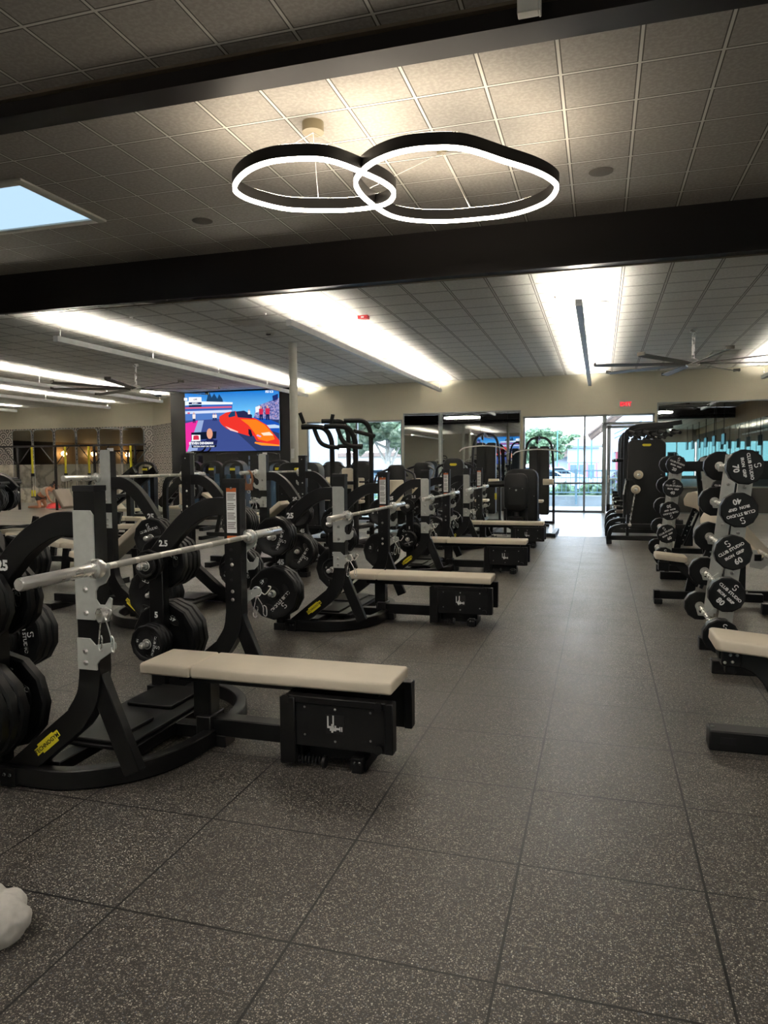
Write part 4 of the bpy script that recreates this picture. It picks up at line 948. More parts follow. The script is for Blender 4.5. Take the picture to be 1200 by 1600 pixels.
# little dumbbell rack beyond it
t = thing('dumbbell_rack', 'low tiered dumbbell rack left of the right machine row', 'dumbbell rack', (.46, 18.5, 0))
MB(BLK).box(-.16, .16, 0, .06, 0, .04).box(-.12, -.06, 0, .05, .02, .45).box(.06, .12, 0, .05, .02, .45).box(-.16, .16, 1.3, 1.36, 0, .04).box(-.12, -.06, 1.3, 1.35, .02, .45).build('frame', t, bevel=.003)
for k in range(3): MB(BLK).box(-.16, .14, 0, 1.36, .10+.14*k, .12+.14*k).build('shelf', t)
db = thing('dumbbell', '', 'dumbbell')
MB(CHR).tube([(-.08, 0, 0), (.08, 0, 0)], .015, 8).build('handle', db)
for s_ in (-1, 1): MB(RUB).cyl((s_*.06-(.05 if s_ < 0 else 0), 0, 0), .05, .05, 'x', 12, False).mat(SILV).cyl((s_*.1105-(.002 if s_ < 0 else 0), 0, 0), .042, .002, 'x', 12).build('head', db)
dbF = First(db)
for k in range(3):
    for j in range(8): dbF.place((.46, 18.6+.16*j, .172+.14*k), label='small round dumbbell on the %s shelf of the low rack, %s from the front' % (['bottom', 'middle', 'top'][k], ords[j]), group='dumbbells on the %s shelf' % ['bottom', 'middle', 'top'][k])

# ------------------------------------------------------------------ middle distance, by the far windows
def lat_tower(loc, label, rz=0, h=2.0, w_=.52):
    t = thing('lat_pulldown_machine', label, 'exercise machine', loc, rz, 'cable pulldown towers by the far windows')
    for s_ in (-1, 1): MB(BLK).sweep(cat([(s_*.34, .0, .0), (s_*.33, .0, h*.6), (s_*.29, 0, h*.88), (s_*.18, 0, h*.98), (0, 0, h)], 5), (0, 1, 0), .06, .055).build('frame_tube', t, bevel=.004)
    MB(BLK2).prism(rrect(-.23, -.02, .2, h*.90, .04), 'y', .0, .2).prism(rrect(.02, .23, .2, h*.90, .04), 'y', .0, .2).build('weight_tower', t, bevel=.01)
    MB(INK).box(-.02, .02, .05, .15, .2, h*.88).build('guide_slot', t)
    MB(WHT).box(-.18, -.10, -.003, 0, h*.52, h*.60).build('instruction_label', t)
    MB(BLK).sweep([(0, .1, h*.98), (0, -.5, h*.99)], (1, 0, 0), .06, .06).cyl((-.02, -.5, h*.95), .06, .04, 'x', 16).build('pulley_arm', t)
    MB(STL).tube([(0, -.5, h*.95), (0, -.5, h*.86)], .004, 5).tube(cat([(-.55, -.5, h*.80), (-.42, -.5, h*.84), (0, -.5, h*.86), (.42, -.5, h*.84), (.55, -.5, h*.80)], 4), .014).build('pull_bar', t)
    MB(CREAM).tube([(.12, -.35, .98), (.36, -.35, .98)], .07, 14).build('thigh_roller', t)
    MB(CREAM).box(-.15, .15, -.75, -.40, .52, .58).build('seat_pad', t, bevel=.015)
    MB(BLK).box(-.04, .04, -.75, .1, .05, .12).box(-.03, .03, -.6, -.54, .1, .52).sweep([(.0, -.1, .1), (0, -.35, .95)], (1, 0, 0), .05, .05).box(-.36, .36, -.05, .2, 0, .06).box(-.3, .3, -.85, -.78, 0, .06).build('seat_frame', t, bevel=.004)
    return t
lat_tower((-1.37, 17.2, 0), 'tall pulldown tower in front of the right window')
lat_tower((-2.64, 17.4, 0), 'tall pulldown tower in front of the mirror, left of the window tower', h=2.12)
t = machine('abdominal_machine', 'boxy black seat machine with two rounded backrests at the aisle end', 'exercise machine', (-1.46, 14.25, 0), 0, kind='none', h=1.30, w_=.62)
MB(BLK).prism(rrect(-.30, .14, .50, 1.22, .12), 'y', -.36, -.28).build('back_shell', t, bevel=.02, seg=2)
MB(BLK2).prism(rrect(-.22, .08, .62, .95, .02), 'y', -.372, -.36).mat(BOLT).cyl((-.07, -.385, .90), .018, .012, 'y', 10).cyl((-.19, -.378, .93), .01, .006, 'y', 8).cyl((.05, -.378, .93), .01, .006, 'y', 8).build('shell_plate', t)
for x in (-.30, .10): MB(BLK).box(x, x+.05, -.38, -.30, .0, .55).build('leg', t)
MB(BLK).lathe([(.0001, .33), (.15, .33), (.15, .39), (.0001, .39)], (-.08, -.34, 0), 'z', 16).box(-.10, -.06, -.36, -.32, .02, .34).lathe([(.0001, .40), (.07, .40), (.07, .49), (.0001, .49)], (-.08, -.34, 0), 'z', 12).build('pivot_stool', t, bevel=.004)
MB(BLK).tube([(-.30, -.3, 1.02), (-.62, -.3, 1.00)], .06, 10).build('arm_cushion', t); MB(YEL).cyl((-.46, -.36, .72), .02, .12, 'z', 10).build('yellow_lever', t)
MB(CHR).box(.20, .26, -.38, .60, .0, .10).box(-.66, .26, -.42, -.36, .0, .05).build('steel_base', t)
machine('chest_press_machine', 'black chest press machine left of the aisle end machine', 'exercise machine', (-2.85, 14.5, 0), .1, 'selectorised machines in the middle distance', h=1.52, w_=.40)
machine('leg_press_machine', 'narrow black machine in front of the wall mirror, cream seat', 'exercise machine', (-4.0, 16.7, 0), PI*.95, 'selectorised machines in the middle distance', h=1.45, w_=.42)
machine('row_machine', 'black seated row machine left of the wall mirror', 'exercise machine', (-4.2, 15.0, 0), PI+.2, 'selectorised machines in the middle distance', h=1.4, w_=.38)
machine('pec_machine', 'black machine with cream back pad before the left window', 'exercise machine', (-5.75, 17.3, 0), PI, 'selectorised machines in the middle distance', h=1.5, w_=.5)
machine('shoulder_press_machine', 'black machine partly hidden by the handle tower', 'exercise machine', (-7.0, 18.6, 0), PI+.2, 'selectorised machines in the middle distance', h=1.5, w_=.55)
machine('biceps_machine', 'small black machine under the mirror between the towers', 'exercise machine', (-3.55, 18.7, 0), PI, 'selectorised machines in the middle distance', h=1.4, w_=.45)
# flat-flanked machine behind the second row
machine('glute_machine', 'broad black rounded machine flank with yellow badge left of the handle tower', 'exercise machine', (-5.35, 12.5, 0), 0, h=1.46, w_=.82, kind='none')
# tube-framed dip and chin tower
t = thing('chin_dip_tower', 'black tube-framed chin and dip tower with padded grips before the left window', 'exercise machine', (-4.25, 11.6, 0))
for s_, x in ((-1, -.14), (1, .28)):
    MB(GRIP).tube(cat([(x, 0, .05), (x, 0, 1.55), (x-.02, 0, 1.85), (x-.12, -.02, 2.02), (x-.28, -.05, 2.06), (x-.52, -.08, 2.06)], 5), .045, 10).build('main_tube', t)
    MB(GRIP).tube(cat([(x+.12, .5, .05), (x+.12, .5, 1.65), (x+.10, .5, 2.0), (x, .48, 2.16), (x-.2, .45, 2.18), (x-.35, .42, 2.18)], 5), .042, 10).build('main_tube', t)
    MB(GRIP).tube(cat([(x-.30, -.05, 2.02), (x-.18, -.1, 1.80), (x-.02, -.12, 1.72), (x+.16, -.12, 1.70)], 4), .038, 10).build('grip_loop', t)
    MB(BLK).tube([(x, 0, .10), (x+.12, .5, .10)], .05, 8).tube([(x, 0, .35), (x+.12, .5, .35)], .045, 8).build('rung', t)
for z in (.18, .32): MB(BLK).tube([(-.36, 0, z), (.30, 0, z)], .05, 8).build('rung', t)
for a, b in (((-.62, -.08, 2.12), (-.68, -.1, 2.30)), ((-.12, -.08, 2.12), (-.08, -.1, 2.26)), ((.0, -.1, 1.72), (.44, -.1, 1.72)), ((.1, .45, 2.0), (.5, .4, 1.9))):
    MB(GRIP).tube([a, b], .034, 8).build('hand_grip', t)
MB(CREAM).box(-.02, .18, .12, .18, 1.0, 1.35).build('back_pad', t, bevel=.02); MB(CREAM).box(.22, .34, -.3, .1, .80, .86).build('arm_pad', t, bevel=.015)
MB(BLK).box(-.3, .42, -.04, .04, 0, .06).box(-.2, .52, .46, .54, 0, .06).tube([(-.14, 0, 1.1), (.28, 0, 1.1)], .03, 8).tube([(-.14, 0, .75), (.28, 0, .75)], .03, 8).build('base_frame', t)

# ------------------------------------------------------------------ left background: machines with smoked blue covers, cables, stairs
def blue_machine(loc, label, rz=0, h=1.5):
    t = thing('cable_tower_machine', label, 'exercise machine', loc, rz, 'machines with smoked blue covers before the screen wall')
    MB(BLK2).sweep(cat([(-.26, 0, .1), (-.26, 0, h*.8), (-.2, 0, h*.96), (0, 0, h), (.2, 0, h*.96), (.26, 0, h*.8), (.26, 0, .1)], 5), (0, 1, 0), .28, .07).build('hood', t, bevel=.008)
    MB(BLUE).box(-.20, -.07, -.10, .10, .15, h*.80).box(.07, .20, -.10, .10, .15, h*.80).build('weight_cover', t, bevel=.01)
    MB(BLK).box(-.06, .06, -.12, .12, .12, h*.93).build('centre_post', t); MB(YEL).box(-.07, .07, -.145, -.141, h*.86, h*.90).build('brand_badge', t)
    MB(BLK).box(-.32, .32, -.16, .9, 0, .08).box(-.04, .04, .4, .48, .08, .45).build('base_frame', t, bevel=.005)
    MB(CREAM).box(-.2, .2, .3, .65, .45, .52).build('seat_pad', t, bevel=.02); MB(CREAM).tube([(-.3, .25, 1.02), (.3, .25, 1.02)], .07, 12).build('roller_pad', t)
    return t
for i, (x, y) in enumerate([(-8.55, 15.9), (-7.55, 16.3), (-10.6, 17.3), (-9.75, 16.9), (-12.2, 17.5)]):
    blue_machine((x, y, 0), ['machine with twin blue covers below the screen, right pair left one', 'machine with twin blue covers just left of the white column', 'blue covered machine left of the front post', 'blue covered machine close to the black wall', 'blue covered machine at the left end of the black wall'][i], .1*i)
def dual_cable(loc, label, rz=0):
    t = thing('cable_crossover', label, 'exercise machine', loc, rz)
    for s_ in (-1, 1):
        MB(BLK).tube(cat([(s_*1.1, 0, 0), (s_*1.1, 0, 1.8), (s_*1.02, 0, 1.95), (s_*.8, 0, 2.0), (s_*.35, 0, 2.0)], 4), .03, 8).build('side_tube', t)
        MB(BLK).box(s_*.9-.03, s_*.9+.03, .1, .16, .9, 1.6).tube([(s_*.35, 0, 1.85), (s_*.8, 0, 1.72)], .022, 8).build('handle_bracket', t)
    MB(BLK).box(-.35, .35, -.05, .05, 1.93, 2.0).box(-.05, .05, -.05, .05, 0, 2.0).box(-1.2, 1.2, -.05, .05, 0, .05).box(-.4, .4, -.03, .03, 1.75, 1.8).build('centre_frame', t)
    MB(BLK).tube([(-.4, 0, 1.78), (0, 0, 1.6), (.4, 0, 1.78)], .02, 6).build('brace', t); return t
dual_cable((-9.6, 18.6, 0), 'black cable crossover frame standing before the black wall').scale = (.9, .9, .87)
t = thing('stair_climber', 'tall black stair climber leaning before the screen', 'exercise machine', (-12.1, 19.3, 0), .2); t.scale = (.8, .8, .78)
MB(BLK2).sweep([(-.9, -.3, .3), (.6, -.3, 2.0)], (0, 1, 0), .12, .3).sweep([(-.9, .3, .3), (.6, .3, 2.0)], (0, 1, 0), .12, .3).build('side_panel', t, bevel=.02)
for k in range(7): MB(DK).box(-.9+.2*k, -.65+.2*k, -.24, .24, .3+.22*k, .34+.22*k).build('step', t)
for s_ in (-1, 1): MB(BLK).tube(cat([(-.6, s_*.33, .7), (.1, s_*.34, 1.75), (.35, s_*.34, 2.3), (.8, s_*.34, 2.35), (.95, s_*.3, 2.5)], 4), .03, 8).build('handrail', t)
MB(BLK2).box(.5, .9, -.35, .35, 0, 1.9).mat(DK).box(.55, .65, -.25, .25, 1.9, 2.2).build('drive_housing', t, bevel=.02)
t = thing('leg_press_sled', 'black angled plate-loaded leg press sled between the second-row posts', 'exercise machine', (-9.2, 12.2, 0), -.1)
for s_ in (-1, 1):
    MB(BLK).sweep([(-.9, s_*.3, .3), (.75, s_*.3, 1.35)], (0, 1, 0), .08, .14).mat(WHT).text('PURE STRENGTH' , .07, (-.1, s_*.3-.042, .81), '-y', rot=math.radians(32.5), bold=.001).build('rail', t, bevel=.006)
    MB(BLK).box(.6, .7, s_*.34-.05, s_*.34+.05, 0, 1.3).build('post', t); MB(CHR).tube([(-.2, s_*.35, .85), (-.2, s_*.75, .85)], .025).build('weight_horn', t)
MB(BLK).box(-.3, .1, -.28, .28, .8, .86).build('foot_plate', t); MB(BLK).box(-1.2, .8, -.3, -.22, 0, .08).box(-1.2, .8, .22, .3, 0, .08).build('base_frame', t)
for nm_, a in (('back_pad', (-1.25, .55, -55)), ('seat_pad', (-1.0, .40, -10))):
    p_ = MB(TAUPE); p_.M = Matrix.Translation((a[0], 0, a[1])) @ Matrix.Rotation(math.radians(-a[2]), 4, 'Y'); p_.box(-.45 if 'back' in nm_ else 0, 0 if 'back' in nm_ else .4, -.2, .2, 0, .08); p_.build(nm_, t, bevel=.02)
t = thing('seated_bench_machine', 'machine with two stacked taupe back pads on a tall frame before the marble wall', 'exercise machine', (-11.9, 15.6, 0), .1)
MB(TAUPE).box(-.17, .17, -.05, .05, .98, 1.24).build('upper_pad', t, bevel=.02); MB(TAUPE).box(-.19, .19, -.05, .05, .62, .95).build('lower_pad', t, bevel=.02)
MB(BLK).box(-.05, .05, .05, .12, 0, 1.2).box(-.4, .4, -.4, .4, 0, .06).tube(cat([(-.2, 0, .8), (-.5, 0, .75), (-.62, 0, .95), (-.5, 0, 1.1), (-.42, 0, 1.0)], 4), .03, 8).box(-.1, .1, -.4, .05, .4, .46).build('frame', t)
# cream benches of the left area
def simple_bench(loc, label, rz, tilt, name='incline_bench', mat=CREAM):
    t = thing(name, label, 'bench', loc, rz, 'benches in the left background')
    MB(BLK).box(-.6, .7, -.04, .04, .05, .13).box(-.62, -.54, -.3, .3, 0, .07).box(.62, .7, -.3, .3, 0, .07).sweep([(0, 0, .1), (.05, 0, .45)], (0, 1, 0), .06, .08).sweep([(-.4, 0, .1), (-.25, 0, .7)], (0, 1, 0), .06, .07).build('frame', t, bevel=.004)
    p_ = MB(mat); p_.M = Matrix.Translation((.05, 0, .45)) @ Matrix.Rotation(math.radians(tilt), 4, 'Y'); p_.box(-.8, 0, -.14, .14, 0, .065); p_.build('back_pad', t, bevel=.015, seg=2)
    MB(mat).box(.08, .45, -.14, .14, .45, .515).build('seat_pad', t, bevel=.015, seg=2); return t
for i, (x, y, a, tl) in enumerate([(-6.2, 7.2, 0, 8), (-6.9, 9.6, .2, 0), (-8.1, 11.0, -.1, 0), (-7.6, 8.6, .1, 0), (-9.9, 13.2, 0, 45), (-6.7, 12.4, 0, 30)]):
    simple_bench((x, y, 0), ['cream bench behind the nearest incline rack', 'cream flat bench seen through the arch of the nearest rack arm', 'cream flat bench farther back on the left', 'cream bench low between the first two incline racks', 'tilted cream bench before the marble wall', 'tilted cream bench just left of the broad black machine'][i], a, tl)
# preacher bench with taupe pad and plate-loaded machine at the far left
t = thing('preacher_curl_bench', 'tilted taupe arm pad on a black stand above the nearest rack arm', 'bench', (-7.3, 6.6, 0), 0)
p_ = MB(TAUPE); p_.M = Matrix.Translation((0, 0, 1.10)) @ Matrix.Rotation(math.radians(-62), 4, 'Y')
p_.prism([(-.26, 0), (-.26, .12), (-.12, .15), (0, .12), (.12, .15), (.26, .12), (.26, 0)], 'y', -.12, .12); p_.build('arm_pad', t, bevel=.02, seg=2)
MB(BLK).sweep([(-.12, 0, .75), (.14, 0, 1.32)], (0, 1, 0), .26, .03).box(-.04, .04, -.04, .04, .05, .9).box(-.5, .5, -.05, .05, 0, .07).box(-.5, -.42, -.3, .3, 0, .06).build('frame', t, bevel=.004)
MB(CREAM).box(-.55, -.2, -.15, .15, .5, .56).build('seat_pad', t, bevel=.015)
def plate_loaded(loc, label, rz=0):
    t = thing('plate_loaded_machine', label, 'exercise machine', loc, rz, 'plate-loaded machines on the left')
    MB(BLK).sweep(cat([(-.5, 0, .05), (-.5, 0, .9), (-.35, 0, 1.15), (0, 0, 1.25), (.4, 0, 1.22), (.6, 0, 1.05)], 5), (0, 1, 0), .09, .11).box(-.7, .7, -.05, .05, 0, .09).box(-.7, -.6, -.45, .45, 0, .08).box(.6, .7, -.45, .45, 0, .08).box(.0, .08, -.05, .05, .05, 1.2).build('frame', t, bevel=.006)
    for s_ in (-1, 1): MB(CHR).tube([(.3, s_*.05, .9), (.3, s_*.5, .9)], .025).build('weight_horn', t)
    MB(CREAM).box(-.3, .05, -.18, .18, .45, .52).build('seat_pad', t, bevel=.02); MB(CREAM).box(-.06, .0, -.16, .16, .55, 1.0).build('back_pad', t, bevel=.02)
    MB(GRIP).tube([(.5, -.35, 1.15), (.5, .35, 1.15)], .028).build('hand_bar', t); return t
for i, (x, y, a) in enumerate([(-8.3, 7.6, .1), (-9.9, 9.6, .3), (-11.6, 11.4, 0), (-13.4, 13.2, .2), (-8.9, 14.2, 0)]):
    o = plate_loaded((x, y, 0), ['curved plate-loaded machine at the far left edge', 'plate-loaded machine left of the taupe arm pad', 'plate-loaded machine before the rounded mirrors', 'plate-loaded machine deep in the left background', 'plate-loaded machine before the black wall'][i], a)
    for s_ in (-1, 1):
        for k in range(3): 
            v = Matrix.Rotation(a, 3, 'Z') @ Vector((.3, s_*(.12+.062*k), 0)); PL[45][0].place((x+v.x, y+v.y, .9), rot=(0, .3*k, a), label=['inner', 'middle', 'outer'][k]+' dark 45 plate on the '+('near' if s_ < 0 else 'far')+' horn of the %s' % ['far-left-edge machine', 'machine left of the taupe pad', 'machine before the rounded mirrors', 'deep-left machine', 'machine before the black wall'][i], group='plates on plate-loaded machine %s' % ['at the left edge', 'by the taupe pad', 'by the mirrors', 'deep left', 'by the black wall'][i])
# equipment behind the viewer, seen in the far mirrors
for i, (x, y, k) in enumerate([(-5.6, -5.5, 0), (-8.6, -9.0, 1), (-10.6, -6.5, 0), (-11.5, -12, 1), (3.2, -8.5, 0), (5.0, -12.5, 1)]):
    lb = 'black machine behind the viewer, seen only in the mirrors, %s from the beam' % ords[i]
    if k: lat_tower((x, y, 0), lb, PI)['group'] = 'machines seen in mirrors'
    else: machine('chest_press_machine', lb, 'exercise machine', (x, y, 0), PI, 'machines seen in mirrors')
# suspension rig with yellow straps along the wallpapered wall
t = thing('suspension_training_rig', 'long black suspension frame with angled braces before the rounded mirrors', 'exercise rig', (-16.2, 19.4, 0))
MB(BLK).box(-5.6, 2.7, -.03, .03, 2.05, 2.11).build('top_rail', t)
for k in range(6):
    x = -5.2+1.5*k; MB(BLK).box(x-.03, x+.03, -.03, .03, 0, 2.6 if k < 0 else 2.1).build('upright', t)
    MB(BLK).tube([(x, 0, 1.45), (x+.55, 0, 2.05)], .015, 6).tube([(x, 0, 1.45), (x-.55, 0, 2.05)], .015, 6).build('brace', t)
for i, x in enumerate([-17.75, -16.45, -15.55, -14.0]):
    s_ = thing('suspension_strap', 'yellow suspension strap hanging from the black rig, %s from the left' % nm[i], 'strap', (x, 19.33, 2.05), 0, 'yellow straps on the rig')
    MB(YELR).box(-.035, .035, -.01, .01, -.85, 0).build('webbing', s_); MB(BLK).box(-.06, .06, -.015, .015, -.95, -.85).tube([(-.05, 0, -.95), (-.05, 0, -1.4)], .008, 5).tube([(.05, 0, -.95), (.05, 0, -1.4)], .008, 5).build('buckle', s_)
    MB(YELR).box(-.08, -.03, -.01, .01, -1.6, -1.4).box(.03, .08, -.01, .01, -1.6, -1.4).mat(BLK).tube([(-.09, 0, -1.62), (.09, 0, -1.62)], .02, 8).build('foot_loop', s_)
MARB = NT('white_marble_dado'); nz_ = MARB.noise(1.3, MARB.pos(), 8)
MARB.l(MARB.ramp(nz_, [(.40, C('#d5cec0')), (.49, C('#9c9488')), (.52, C('#d3ccbe'))]), MARB.b.inputs['Base Color'])
struct(MB(MARB.m).box(XL, -16.0, YF2-.06, YF2-.021, 0, 1.5), 'trim_6')

# ------------------------------------------------------------------ person far left, leaning on a red balance trainer
def skin_fig(name, verts, edges, radii, mat, parent, root=0, sub=2):
    me = bpy.data.meshes.new(name); me.from_pydata(verts, edges, []); me.materials.append(mat)
    o = bpy.data.objects.new(name, me); COL.objects.link(o); o.parent = parent
    me.skin_vertices or me.attributes
    sk = o.modifiers.new('skin', 'SKIN')
    if not me.skin_vertices:
        bpy.context.view_layer.update()
    lay = me.skin_vertices[0] if me.skin_vertices else None
    if lay is None: raise RuntimeError('skin layer')
    for i, rr in enumerate(radii):
        lay.data[i].radius = (rr, rr); lay.data[i].use_root = (i == root)
    sk.use_smooth_shade = True; sb = o.modifiers.new('sub', 'SUBSURF'); sb.levels = 1; sb.render_levels = sub
    return o
pt = thing('person', 'person in a white top and dark shorts kneeling, leaning on a red dome', 'person', (-18.1, 20.0, 0))
V = [(0, 0, .42), (.12, 0, .50), (.30, 0, .60), (.44, 0, .68), (.50, 0, .73), (.60, 0, .79), (.66, 0, .76),      # pelvis..head
     (.43, -.19, .66), (.50, -.22, .46), (.56, -.16, .27), (.60, -.14, .235),                                          # right arm
     (.43, .19, .66), (.50, .22, .46), (.56, .16, .27), (.60, .14, .235),
     (-.01, -.10, .40), (.10, -.13, .07), (-.28, -.14, .06), (-.38, -.14, .06),                                         # legs kneeling
     (-.01, .10, .40), (.10, .13, .07), (-.28, .14, .06), (-.38, .14, .06)]
Ed = [(0, 1), (1, 2), (2, 3), (3, 4), (4, 5), (5, 6), (3, 7), (7, 8), (8, 9), (9, 10), (3, 11), (11, 12), (12, 13), (13, 14), (0, 15), (15, 16), (16, 17), (17, 18), (0, 19), (19, 20), (20, 21), (21, 22)]
Rd = [.13, .115, .13, .11, .055, .085, .09, .055, .042, .03, .028, .055, .042, .03, .028, .085, .055, .045, .04, .085, .055, .045, .04]
fingers = []
for hi, sgn in ((10, -1), (14, 1)):
    hx, hy, hz = V[hi]
    for k, L in enumerate((.06, .072, .068, .055)):
        a = len(V); dy = (k-1.5)*.022*-sgn; V.append((hx+.045, hy+dy, hz-.002)); V.append((hx+.045+L, hy+dy*1.3, hz-.03)); Ed += [(hi, a), (a, a+1)]; Rd += [.011, .008]
    a = len(V); V.append((hx+.02, hy-sgn*.05, hz-.012)); V.append((hx+.05, hy-sgn*.07, hz-.03)); Ed += [(hi, a), (a, a+1)]; Rd += [.012, .009]
body = skin_fig('body', V, Ed, Rd, SKIN, pt)
fc = MB(SKIN).tube([(.735, 0, .775), (.765, 0, .755)], [.012, .016], 6).mat(INK).box(.738, .745, -.04, -.02, .785, .797).box(.738, .745, .02, .04, .785, .797).mat(RED).box(.735, .742, -.022, .022, .725, .733).mat(SKIN).box(.63, .66, -.10, -.085, .75, .80).box(.63, .66, .085, .10, .75, .80); fc.build('face', pt)
skin_fig('hair', [(.57, 0, .84), (.63, 0, .85), (.54, 0, .78), (.50, 0, .76)], [(0, 1), (0, 2), (2, 3)], [.085, .07, .075, .03], HAIRM, pt)
skin_fig('white_top', [(.10, 0, .495), (.28, 0, .60), (.41, 0, .67), (.43, -.12, .675), (.43, .12, .675)], [(0, 1), (1, 2), (2, 3), (2, 4)], [.145, .165, .145, .085, .085], CLOTH, pt)
skin_fig('shorts', [(.06, 0, .46), (-.01, 0, .41), (0, -.11, .38), (.05, -.125, .24), (0, .11, .38), (.05, .125, .24)], [(0, 1), (1, 2), (2, 3), (1, 4), (4, 5)], [.135, .14, .095, .085, .095, .085], INK, pt)
bt_ = thing('balance_trainer', 'red and white rubber dome on the floor under the kneeling person', 'exercise ball', (-17.5, 20.0, 0))
MB(RED).lathe([(.0001, .225), (.12, .21), (.22, .15), (.28, .06), (.30, .03)], (0, 0, 0), 'z', 28, True).build('dome', bt_)
MB(CLOTH).lathe([(.0001, 0), (.31, 0), (.32, .03), (.30, .035)], (0, 0, 0), 'z', 28, True).build('platform', bt_)
# brown cuff strap hanging on the second incline bar
t = thing('cuff_strap', 'brown leather cuff strap hanging over the farthest incline barbell', 'strap', (-4.20, 8.15, 1.325))
MB(BRN).tube(cat([(-.05, 0, -.10), (-.04, 0, -.02), (0, 0, .018), (.04, 0, -.02), (.05, 0, -.12), (.0, 0, -.20), (-.05, 0, -.10)], 4), .014, 6).box(-.05, .05, -.012, .012, -.22, -.14).mat(CHR).lathe([(.015, -.004), (.022, -.004), (.022, .004), (.015, .004), (.015, -.004)], (0, 0, -.24), 'y', 12, True).build('strap_loop', t)

# white fleece thing at the lower left corner
bm = bmesh.new(); bmesh.ops.create_icosphere(bm, subdivisions=5, radius=1.0)
from mathutils import noise as mn
lobes = [((.0, .0, .07), .105), ((-.02, .085, .085), .062), ((.052, .03, .075), .060), ((-.13, .02, .07), .13), ((-.05, -.06, .05), .085)]
for v in bm.verts:
    d_ = v.co.normalized(); best = 0
    base_ = Vector((-.05, 0, .06))
    for c, rr in lobes:
        oc = base_-Vector(c); b_ = oc.dot(d_); dd = b_*b_-(oc.length_squared-rr*rr)
        if dd > 0: best = max(best, -b_+math.sqrt(dd))
    p_ = base_+d_*max(best, .03); p_ += d_*(mn.noise(p_*28)*.006+mn.noise(p_*90)*.002)
    p_.z = max(p_.z, .001); v.co = p_
for q in bm.faces: q.smooth = True
me = bpy.data.meshes.new('white_towel'); bm.to_mesh(me); bm.free(); me.materials.append(TOWEL)
o = bpy.data.objects.new('crumpled_towel', me); COL.objects.link(o); o.location = (-1.725, 1.66, 0); o.scale = (.82, .82, .74); tag(o, 'white fuzzy bunched towel at the lower left edge of the floor', 'towel')

# ------------------------------------------------------------------ outside
struct(MB(CONC).box(-60, 60, YF2+.3, 30, -.3, -.12).box(-9, 8, YF+.2, YF2+.3, -.3, -.12).mat(ASPH).box(-120, 120, 30, 220, -.7, -.5), 'ground')
struct(MB(CONC).box(-3.5, 6, 26.2, 26.45, -.12, .25).box(-14, -3.5, 25.2, 25.45, -.12, .12), 'trim_7')
def rail(name, label, x0, x1, y, z0=.25, h=1.15):
    t = thing(name, label, 'railing', (x0, y, 0)); L = x1-x0
    MB(RAILM).box(0, L, -.025, .025, h-.05, h).box(0, L, -.02, .02, z0+.1, z0+.14).box(0, L, -.02, .02, h-.28, h-.25).build('rail', t)
    n = int(L/1.9)+1
    for i in range(n+1): MB(RAILM).box(L*i/n-.035, L*i/n+.035, -.035, .035, z0-.3, h+.03).build('post', t)
    b = MB(RAILM)
    for i in range(int(L/.15)): b.box(.15*i+.05, .15*i+.068, -.01, .01, z0+.1, h-.03)
    b.build('baluster', t)
rail('metal_railing', 'blue-grey metal railing outside the right window and door', -4.2, 6.0, 26.1)
rail('metal_railing', 'blue-grey metal railing outside the left window', -13.5, -5.0, 26.6, .1, 1.05)
def blob(m, c, rad, sq=.8, sub=3, amp=.25, fr=1.6):
    b = bmesh.new(); bmesh.ops.create_icosphere(b, subdivisions=sub, radius=1.0); o = len(m.v)
    for v in b.verts:
        k = 1+amp*mn.noise(v.co*fr+Vector(c))+amp*.7*mn.noise(v.co*fr*4+Vector(c)); m.v.append(Vector(c)+Vector((v.co.x*rad*k, v.co.y*rad*k, v.co.z*rad*sq*k)))
    for q in b.faces: m.f.append(tuple(v.index+o for v in q.verts)); m.mi.append(m.cur); m.sm.append(False)
    b.free()
def tree(loc, label, h, cr, leaf, seed, thin=False):
    random.seed(seed); t = thing('tree', label, 'tree', loc, 0)
    tr = MB(BARK); pts = [(0, 0, -.2), (.1, 0, h*.2), (.0, .1, h*.4), (.1, 0, h*.62)]; tr.tube(cat(pts, 4), [.22*cr/3*(1-.05*i) for i in range(13)], 8)
    for k in range(7):
        a = k*2.4+random.random(); e = (math.cos(a)*cr*.75, math.sin(a)*cr*.6, h*(.62+.3*random.random()))
        tr.tube(cat([(.05, 0, h*(.22+.05*k)), (e[0]*.4, e[1]*.4, h*.5), e], 4), [.10*cr/3*(1-.09*i) for i in range(9)], 6)
    tr.build('trunk', t)
    lf = MB(leaf)
    # many small leaf tufts on a broken crown
    for k in range(70 if thin else 110):
        a = random.uniform(0, 2*PI); rr = cr*math.sqrt(random.random()); z = h*(.42 if not thin else .5)+h*.55*random.random(); sc = 1-.6*abs((z/h-.68)/.4)
        blob(lf, (rr*math.cos(a)*sc, rr*math.sin(a)*sc, z), cr*random.uniform(.11, .22), .7, 2, .6, 3.0)
    lf.build('crown', t)
tree((-10.6, 36.0, -.4), 'broad grey-green tree with pale forked trunk outside the left window', 6.2, 2.9, LEAF1, 3, True)
tree((-16.9, 44, -.4), 'leafy tree at the left side of the left window', 7, 3.6, LEAF1, 4)
tree((-12.6, 52, -.4), 'distant green tree in the middle of the left window', 6.5, 3.3, LEAF2, 5)
tree((-22.5, 54, -.4), 'distant tree behind the grey pillar, left window', 7.5, 3.6, LEAF2, 15)
tree((-5.9, 78, -.5), 'rounded tree left of the tile-roofed building, right window', 5.3, 2.9, LEAF2, 6)
tree((-9.6, 90, -.5), 'rounded tree at the left edge of the right window', 5.0, 3.2, LEAF2, 9)
tree((-4.2, 116, -.5), 'pointed tree behind the tile-roofed building', 6.4, 2.0, LEAF2, 8)
